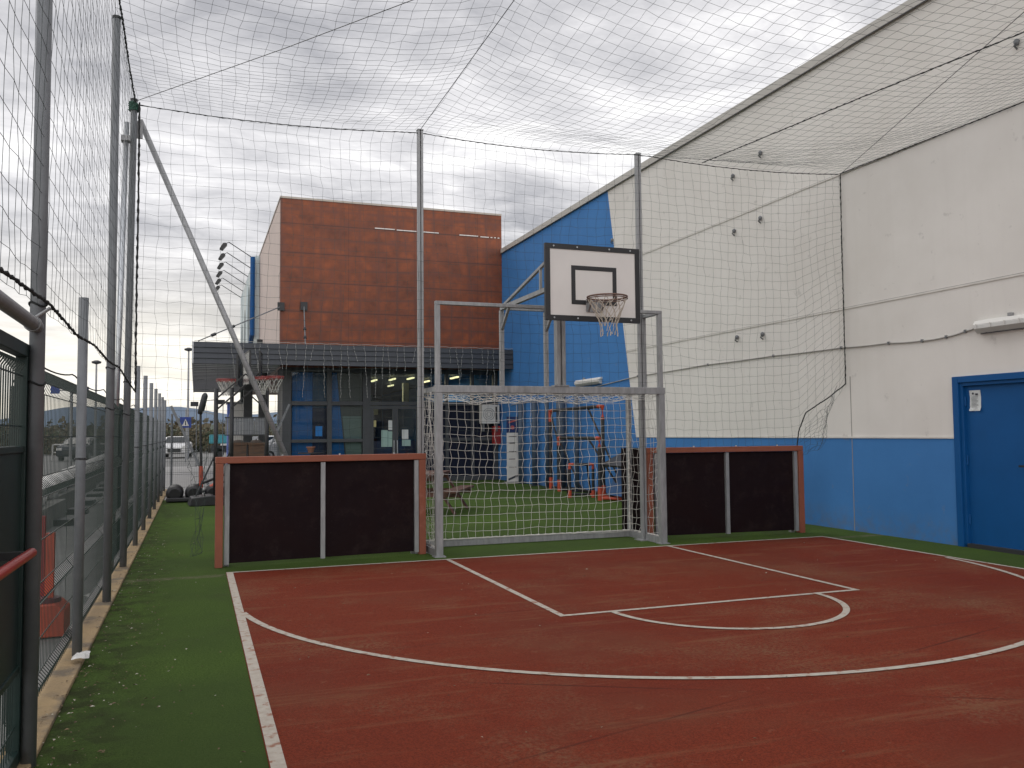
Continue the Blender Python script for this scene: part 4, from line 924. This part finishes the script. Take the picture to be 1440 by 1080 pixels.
# ------------------------------------------------------------------ portable hoops behind the left board
def portable(lb):
    t_ = thing('portable_hoop', lb, 'basketball hoop', (0, 0, 0), 'portable basketball hoops parked under the canopy', local=True)
    bs = MB().prism([(-0.55, 0.0), (0.35, 0.0), (0.30, 0.14), (-0.1, 0.22), (-0.50, 0.18)], 1, -0.35, 0.35); build('base', bs, blackp, t_, bevel=0.02)
    build('pole', MB().tube([(0, 0, 0.15), (0, 0, 2.52)], 0.045, 12), blackp, t_, smooth=True)
    build('pole_brace', MB().tube([(-0.4, 0, 0.18), (0, 0, 1.1)], 0.018, 8), darkmetal, t_)
    for dy in (-0.06, 0.06): build('arm', MB().bar((0, dy, 2.30), (0.62, dy, 2.86), 0.03).bar((0, dy, 2.05), (0.62, dy, 2.62), 0.03), blackp, t_)
    b_ = build('backboard', MB().box(0.63, 0.655, -0.55, 0.55, 2.62, 3.32), mat('smoked_board', (0.03, 0.033, 0.04), rough=0.25), t_)
    build('board_edge', MB().box(0.62, 0.665, -0.57, -0.551, 2.60, 3.34).box(0.62, 0.665, 0.551, 0.57, 2.60, 3.34).box(0.62, 0.665, -0.55, 0.55, 3.321, 3.34), blackp, b_)
    rred = mat('faded_red', (0.30, 0.05, 0.045), (0.24, 0.04, 0.035), 6, 0.5)
    r_ = build('rim', MB().tube([(0.95+0.225*math.cos(a/24*6.283), 0.225*math.sin(a/24*6.283), 2.78) for a in range(24)], 0.014, 8, closed=True).tube([(0.95+0.225*math.cos(a/24*6.283), 0.225*math.sin(a/24*6.283), 2.74) for a in range(24)], 0.010, 8, closed=True).box(0.66, 0.74, -0.1, 0.1, 2.68, 2.80), rred, t_)
    nn_ = MB(); lv2 = [(0.22, 0), (0.17, -0.12), (0.11, -0.24), (0.09, -0.36)]
    for l in range(3):
        for k in range(10):
            for sgn in (0, 1 if l % 2 else -1):
                a = (k+0.5*(l % 2))/10*6.283; b2 = (k+sgn+0.5*((l+1) % 2))/10*6.283
                nn_.tube([(0.95+lv2[l][0]*math.cos(a), lv2[l][0]*math.sin(a), 2.76+lv2[l][1]), (0.95+lv2[l+1][0]*math.cos(b2), lv2[l+1][0]*math.sin(b2), 2.76+lv2[l+1][1])], 0.007, 4)
    build('net', nn_, netwhite, r_)
    for y in (-0.28, 0.28): build('wheel', MB().tube([(0.33, y-0.02, 0.07), (0.33, y+0.02, 0.07)], 0.07, 12), blackp, t_)
    return t_
h0 = portable('black portable basketball hoop nearest the fence, red rim facing right')
h1 = dup(h0); h1['label'] = 'black portable basketball hoop in the middle, its white net hanging loose'
h2 = dup(h0); h2['label'] = 'black portable basketball hoop turned the other way beside the entrance glass'
h0.location = (0.42, 20.0, 0); h1.location = (0.80, 21.3, 0.1); h2.location = (1.62, 21.6, 0.05); h2.rotation_euler = (0, 0, R_(172)); h0.rotation_euler = (0, 0, R_(4)); h1.rotation_euler = (0, 0, R_(-6))
# low black rollers with orange stand
t_ = thing('weighted_stand', 'black rolled weights with an orange and black upright standing on the turf end', 'sports stand', (0.1, 21.3, 0))
for k, x in enumerate((-0.42, -0.02, 0.40)):
    build('roller', MB().tube([(x, 20.9, 0.19), (x, 21.0, 0.20), (x, 21.5, 0.20), (x, 21.6, 0.19)], [0.12, 0.19, 0.19, 0.12], 18), blackp, t_, smooth=True)
build('tray', MB().box(-0.60, 0.62, 20.86, 21.64, 0.02, 0.11), blackp, t_, bevel=0.02)
build('lower_tube', MB().tube([(0.14, 21.25, 0.30), (0.13, 21.25, 0.80)], 0.045, 10), orange, t_)
build('upper_tube', MB().tube([(0.13, 21.25, 0.80), (0.11, 21.25, 2.02)], 0.026, 10), blackp, t_)
build('pad', MB().tube([(0.09, 21.25, 2.0), (0.13, 21.22, 2.12), (0.20, 21.15, 2.42), (0.21, 21.13, 2.47)], [0.05, 0.075, 0.07, 0.04], 12), darkmetal, t_, smooth=True)
build('pad_arm', MB().bar((0.14, 21.2, 2.05), (0.45, 21.2, 1.98), 0.02).bar((0.2, 21.2, 2.3), (0.42, 21.2, 2.33), 0.015), galv, t_)
build('diagonal_tube', MB().tube([(-0.05, 21.3, 0.32), (0.95, 21.1, 0.72)], 0.035, 8).tube([(0.15, 21.0, 0.22), (1.0, 21.0, 0.60)], 0.028, 8), blackp, t_)
build('orange_joint', MB().tube([(0.34, 21.0, 0.32), (0.56, 21.0, 0.42)], 0.06, 8), orange, t_)
# planters, board and pot behind the left rebound board
for i, (x, lb) in enumerate(((1.05, 'left brown wooden planter box beyond the hoops'), (1.50, 'right brown wooden planter box beyond the hoops'))):
    t_ = thing('planter_box', lb, 'planter', (x, 23.6, 0), 'brown planter boxes beyond the hoops')
    build('box', MB().prism([(x-0.17, 0), (x+0.17, 0), (x+0.20, 1.25), (x-0.20, 1.25)], 1, 23.4, 23.8), planter, t_)
    build('rim', MB().box(x-0.22, x+0.22, 23.38, 23.82, 1.251, 1.31), planter, t_)
    build('soil', MB().lathe([(0.16, 1.311), (0.12, 1.36), (0.03, 1.38)], (x, 23.6, 0), 10), bark, t_)
t_ = thing('grey_screen', 'grey ribbed plastic screen hung on the far mesh fence', 'screen', (1.3, 25.2, 1.5))
mb = MB()
for k in range(18): mb.box(0.78+k*0.065, 0.78+k*0.065+0.055, 25.22, 25.25, 1.52, 1.98)
build('slats', mb, greypaint, t_); build('rail', MB().box(0.76, 1.96, 25.20, 25.26, 1.981, 2.01).box(0.76, 1.96, 25.20, 25.26, 1.49, 1.519), darkmetal, t_)
t_ = thing('cafe_table', 'small dark table before the glazed entrance', 'table', (3.0, 24.2, 0))
build('table_top', MB().tube([(3.0, 24.2, 0.98), (3.0, 24.2, 1.01)], 0.36, 24), darkmetal, t_); build('leg', MB().tube([(3.0, 24.2, 0.02), (3.0, 24.2, 0.979)], 0.035, 10), darkmetal, t_); build('foot', MB().tube([(3.0, 24.2, 0.0), (3.0, 24.2, 0.02)], 0.22, 20), darkmetal, t_)
tag(build('flower_pot', MB().lathe([(0.07, 0), (0.11, 0.13), (0.125, 0.13), (0.125, 0.16), (0.10, 0.16)], (2.98, 24.2, 1.011), 16), mat('terracotta', (0.28, 0.12, 0.07))), 'small terracotta pot standing on the dark table', 'pot')

# ------------------------------------------------------------------ beyond the fence
# orange warning stand close behind the mesh
t_ = thing('orange_stand', 'orange barrier foot with upright just outside the left mesh', 'barrier', (-1.1, 7.8, 0))
build('foot', MB().prism([(-1.24, -0.05), (-0.94, -0.05), (-0.94, 0.14), (-1.0, 0.20), (-1.16, 0.20), (-1.24, 0.17)], 1, 7.6, 7.95), orange, t_, bevel=0.01)
build('ring', MB().tube([(-1.08, 7.75, 0.201), (-1.08, 7.75, 0.235)], 0.095, 14), mat('maroon', (0.10, 0.02, 0.03)), t_)
build('upright', MB().box(-1.10, -1.04, 7.72, 7.78, 0.236, 0.74), orange, t_)
build('rear_upright', MB().box(-1.19, -1.13, 7.9, 7.96, 0.201, 0.86), mat('deep_red', (0, 0, 0)), t_)
# rounded white covering on a low wall running along the lot
t_ = thing('low_wall', 'low wall topped by rounded white bags beyond the mesh', 'low wall', (-3, 24, 0))
mb = MB()
for k in range(9):
    y = 13.5+k*5.0; x = -2.55-(y-13.5)*0.045; mb.prism([(x-0.25, -0.1), (x+0.25, -0.1), (x+0.25, 0.32), (x-0.25, 0.32)], 1, y, y+5.01)
build('block', mb, mat('dirty_concrete', (0.20, 0.20, 0.185), (0.13, 0.13, 0.12), 2, 0.9), t_)
for k in range(22):
    y = 13.6+k*2.05; x = -2.55-(y-13.5)*0.045; pts = [(x+0.0, y+q*0.34, 0.46+0.05*math.sin(q*1.3)) for q in range(7)]
    build('white_bag', MB().tube(pts, [0.10, 0.20, 0.23, 0.235, 0.23, 0.20, 0.12], 12), white, t_, smooth=True)
for k in range(6):
    y = 17+k*2.4; tag(build('parking_stop', MB().prism([(-2.35+k*-0.08, -0.058), (-1.95+k*-0.08, -0.058), (-2.0+k*-0.08, 0.05), (-2.3+k*-0.08, 0.05)], 1, y, y+0.5), blackp), 'low black wheel stop %s beyond the mesh' % ('nearest the court', 'second in the row', 'third in the row', 'fourth in the row', 'fifth in the row', 'farthest in the row')[k], 'wheel stop', 'black wheel stops in the parking lot')
# bicycle racks
for k, (x, y, lb) in enumerate(((-10.4, 62, 'leftmost white cycle rack'), (-8.0, 62, 'second white cycle rack from the left'), (-5.8, 64, 'third white cycle rack from the left'), (-3.9, 66, 'rightmost white cycle rack'))):
    t_ = thing('cycle_rack', lb+' far across the lot', 'cycle rack', (x, y, 0), 'white hoops for bicycles')
    build('hoop', MB().tube([(x-0.55, y, 0), (x-0.55, y, 0.95), (x-0.5, y, 1.0), (x+0.5, y, 1.0), (x+0.55, y, 0.95), (x+0.55, y, 0)], 0.045, 8), white, t_)
    build('mid_rail', MB().tube([(x-0.55, y, 0.5), (x+0.55, y, 0.5)], 0.035, 8), white, t_)
# cars
def car(x, y, rot, colm, lb, s=1.0):
    t_ = thing('parked_car', lb, 'car', (0, 0, 0), 'cars in the lot', local=True)
    prof = [(-2.1, 0.35), (-2.15, 0.75), (-1.95, 0.95), (-1.2, 1.02), (-0.45, 1.45), (0.6, 1.50), (1.5, 1.15), (2.05, 1.0), (2.1, 0.4), (1.9, 0.28), (-1.9, 0.28)]
    mb = MB(); n = len(prof); wz = lambda z: 0.87 if z < 1.03 else 0.87-(z-1.03)*0.42
    vs = [(px, -wz(pz), pz) for px, pz in prof]+[(px, wz(pz), pz) for px, pz in prof]
    mb.add(vs, [tuple(range(n)), tuple(range(2*n-1, n-1, -1))]+[(i, i+n, (i+1) % n+n, (i+1) % n) for i in range(n)])
    build('body', mb, colm, t_, bevel=0.04)
    gls = MB().add([(-1.15, -0.72, 1.06), (-1.15, 0.72, 1.06), (-0.50, 0.60, 1.44), (-0.50, -0.60, 1.44)], [(0, 1, 2, 3)]); gls.v = [(a-0.03, b2, c+0.02) for a, b2, c in gls.v]
    build('windscreen', gls, carglass, t_)
    build('side_window', MB().prism([(-0.95, 1.08), (1.2, 1.12), (0.6, 1.42), (-0.45, 1.40)], 1, -0.85, -0.70).prism([(-0.95, 1.08), (1.2, 1.12), (0.6, 1.42), (-0.45, 1.40)], 1, 0.70, 0.85), carglass, t_)
    build('grille', MB().box(-2.20, -2.10, -0.42, 0.42, 0.42, 0.66), blackp, t_)
    for sy in (-1, 1):
        build('headlight', MB().box(-2.17, -2.02, min(sy*0.52, sy*0.82), max(sy*0.52, sy*0.82), 0.68, 0.84), lampw, t_)
        build('mirror', MB().box(-0.95, -0.80, min(sy*0.86, sy*1.02), max(sy*0.86, sy*1.02), 0.98, 1.10), colm, t_)
        for x_ in (-1.35, 1.35):
            wv = build('wheel', MB().tube([(x_, sy*0.68, 0.31), (x_, sy*0.885, 0.31)], 0.31, 18), blackp, t_); build('wheel_hub', MB().tube([(x_, sy*0.886, 0.31), (x_, sy*0.90, 0.31)], 0.18, 12), galv, wv)
    t_.location = (x, y, -0.04); t_.rotation_euler = (0, 0, rot); return t_
carw = mat('car_white', (0.72, 0.72, 0.72), rough=0.25)
car(-1.2, 66, R_(86), carw, 'white car facing the camera beyond the end fence')
car(4.6, 64, R_(20), carw, 'white car side on behind the hoops')
car(-7.0, 63, R_(80), mat('car_dark', (0.03, 0.035, 0.045), rough=0.25), 'dark car behind the white cycle racks')
car(5.3, 54, R_(10), mat('car_silver', (0.35, 0.36, 0.37), rough=0.3), 'silver car seen under the canopy')
t_ = thing('teal_trailer', 'teal sided low trailer parked right of the white car', 'trailer', (1.9, 62, 0))
build('box', MB().box(0.9, 3.6, 61.5, 62.5, 0.95, 1.55), mat('teal_paint', (0.05, 0.30, 0.36)), t_, bevel=0.05); build('edge_rail', MB().box(1.6, 3.7, 61.4, 61.49, 0.82, 0.949), white, t_)
for x in (1.5, 3.0): build('wheel', MB().tube([(x, 61.6, 0.3), (x, 61.9, 0.3)], 0.33, 14), blackp, t_)
build('chassis', MB().box(1.0, 3.5, 61.6, 62.4, 0.4, 0.819), darkmetal, t_)
# blue crossing sign and street lamps
def street_lamp(x, y, h, lb):
    t_ = thing('street_lamp', lb, 'street lamp', (x, y, 0), 'thin street lamps over the lot')
    build('column', MB().tube([(x, y, 0), (x, y, h)], [0.09, 0.05], 10), galv, t_); build('lamp_head', MB().lathe([(0.06, 0), (0.26, 0.06), (0.28, 0.16), (0.10, 0.24)], (x, y, h), 14), darkmetal, t_)
street_lamp(-0.46, 60, 7.0, 'street lamp standing left of the canopy end')
street_lamp(-5.7, 58, 5.9, 'street lamp seen over the left mesh fence')
t_ = thing('crossing_sign', 'blue square crossing sign with white triangle beside the white car', 'road sign', (-0.55, 52, 0))
build('post', MB().tube([(-0.5, 52.06, 0), (-0.5, 52.06, 3.0)], 0.035, 8), galv, t_)
bluesign = mat('sign_blue', (0.01, 0.04, 0.25), rough=0.4)
sg = build('plate', MB().box(-0.82, -0.22, 52.0, 52.03, 1.95, 2.55), bluesign, t_); build('triangle', MB().prism([(-0.70, 2.05), (-0.34, 2.05), (-0.52, 2.45)], 1, 51.985, 51.999), white, sg)
build('figure', MB().prism([(-0.56, 2.10), (-0.48, 2.10), (-0.50, 2.34), (-0.54, 2.34)], 1, 51.975, 51.984), ink, sg)
for (x, z, lb) in ((-0.05, 3.0, 'left small dark board sign hanging below the canopy end'), (1.15, 3.1, 'right small dark board sign seen behind the hoops')):
    t_ = thing('board_sign', lb, 'sign', (x, 44, 0), 'small dark boards on posts'); build('board', MB().box(x-0.18, x+0.18, 44.0, 44.04, z-0.1, z+0.12), darkmetal, t_); build('post', MB().tube([(x+0.1, 44.08, 0), (x+0.1, 44.08, z)], 0.02, 6), greypaint, t_)
t_ = thing('gantry_sign', 'grey post with blue and dark direction signs over the left fence', 'road sign', (-4.9, 40, 0))
build('post', MB().tube([(-4.85, 40, 0), (-4.85, 40, 3.4)], 0.06, 10), galv, t_); build('arm', MB().bar((-5.6, 40, 3.42), (-4.4, 40, 3.42), 0.04), galv, t_)
build('blue_plate', MB().box(-5.62, -5.28, 39.94, 39.97, 3.28, 3.62), bluesign, t_); build('dark_plate', MB().box(-4.80, -4.20, 39.94, 39.97, 3.28, 3.58), navy, t_)
t_ = thing('parking_sign', 'red ringed and blue parking plates seen through the gate bars', 'road sign', (-5.9, 25, 0))
build('post', MB().tube([(-5.75, 25.05, 0), (-5.75, 25.05, 2.6)], 0.03, 8), galv, t_); build('white_plate', MB().box(-6.05, -5.75, 25, 25.02, 1.85, 2.25), white, t_); build('blue_plate', MB().box(-5.70, -5.42, 25, 25.02, 1.85, 2.25), bluesign, t_)
build('red_ring', MB().tube([(-5.90+0.1*math.cos(a/16*6.283), 24.99, 2.1+0.1*math.sin(a/16*6.283)) for a in range(16)], 0.02, 6, closed=True), redp, t_)
# white end panel with blue stripe under the canopy
t_ = thing('kiosk', 'narrow white kiosk with a blue corner seen under the canopy', 'kiosk', (1.7, 36, 0))
build('wall', MB().box(1.30, 2.02, 36.0, 37.0, 0, 2.75), white, t_); build('blue_corner', MB().box(1.20, 1.299, 35.98, 37.0, 0, 2.75), mat('kiosk_blue', (0.10, 0.16, 0.55)), t_); build('roof', MB().box(1.15, 2.1, 35.9, 37.1, 2.751, 2.82), greypaint, t_)

# shrubs and trees across the lot
def shrub(x, y, wd, h, m2, name, lb, cat, seed, leafs=900, trunk=0.0):
    r = random.Random(seed); t_ = thing(name, lb, cat, (x, y, 0), 'bushes and trees along the far edge of the lot')
    mb = MB(); cl = [(r.gauss(0, wd*0.26), r.gauss(0, wd*0.15), trunk+(h-trunk)*(0.12+0.8*r.random()**0.9)) for _ in range(16)]
    for k in range(leafs):
        c = r.choice(cl); s2 = wd*0.10; p = Vector((x+c[0]+r.gauss(0, s2), y+c[1]+r.gauss(0, s2), max(0.05, c[2]+r.gauss(0, h*0.09))))
        s = r.uniform(0.07, 0.16)*(0.8+h/8); a = Vector((r.gauss(0, 1), r.gauss(0, 1), r.gauss(0, 1))).normalized(); b2 = a.orthogonal().normalized(); c2 = a.cross(b2)
        mb.add([p-b2*s, p-c2*s*.6, p+b2*s, p+c2*s*.6], [(0, 1, 2, 3)])
    build('crown', mb, m2, t_)
    tk = MB()
    for k in range(4): 
        c = cl[k]; tk.tube([(x+(k-1.5)*0.06, y, -0.05), (x+c[0]*0.4, y+c[1]*0.4, c[2]*0.5), (x+c[0], y+c[1], c[2])], [0.09, 0.06, 0.03], 6)
    build('trunk', tk, bark, t_)
kinds = ['brown bare bush', 'dark green bush', 'tall brown thicket', 'mixed green bush']
ordn = ['first', 'second', 'third', 'fourth', 'fifth', 'sixth', 'seventh', 'eighth', 'ninth', 'tenth', 'eleventh', 'twelfth', 'thirteenth', 'fourteenth', 'fifteenth', 'sixteenth', 'seventeenth', 'eighteenth', 'nineteenth', 'twentieth']
for k in range(20):
    x = -26+k*2.5+random.uniform(-.5, .5); kd = k % 4; y = 82+random.uniform(-2, 3); h = random.uniform(1.9, 2.6)+(0.5 if kd == 2 else 0)
    shrub(x, y, random.uniform(3.4, 4.6), h, foil1 if kd in (0, 2) else foil2, 'bush', kinds[kd]+', %s from the left in the far row' % ordn[k], 'bush', 100+k)
hd = MB(); r = random.Random(5)
for k in range(26000):
    x = r.uniform(-75, 40); y = 92+r.gauss(0, 2.0); z = abs(r.gauss(0, 1.0))+0.1
    s = r.uniform(0.25, 0.5); a = Vector((r.gauss(0, 1), r.gauss(0, 1), r.gauss(0, 1))).normalized(); b2 = a.orthogonal().normalized(); c2 = a.cross(b2); p = Vector((x, y, z))
    hd.add([p-b2*s, p-c2*s*.6, p+b2*s, p+c2*s*.6], [(0, 1, 2, 3)])
o = build('far_scrub', hd, foil1); o['kind'] = 'stuff'; tag(o, 'brown scrub massed behind the far bushes', 'scrub')
# hills
def ridge(name, y, h, seed, m2, x0=-900, x1=700, dep=250):
    r = random.Random(seed); n = 80; mb = MB(); ph = [r.uniform(0, 6.28) for _ in range(6)]; vs = []
    for i in range(n+1):
        x = x0+(x1-x0)*i/n; hh = h*(0.62+0.20*math.sin(x*0.006+ph[0])+0.12*math.sin(x*0.017+ph[1])+0.06*math.sin(x*0.045+ph[2]))
        vs += [(x, y, -1), (x, y+dep*0.5, hh*0.75), (x, y+dep, hh)]
    vs = vs
    mb.add(vs, [(3*i+j, 3*i+3+j, 3*i+4+j, 3*i+1+j) for i in range(n) for j in range(2)])
    struct(name, mb, m2, smooth=True)
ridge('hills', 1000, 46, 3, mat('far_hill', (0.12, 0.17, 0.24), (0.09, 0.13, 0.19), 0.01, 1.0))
ridge('near_hills', 420, 9, 8, hillm, -500, 400, 100)
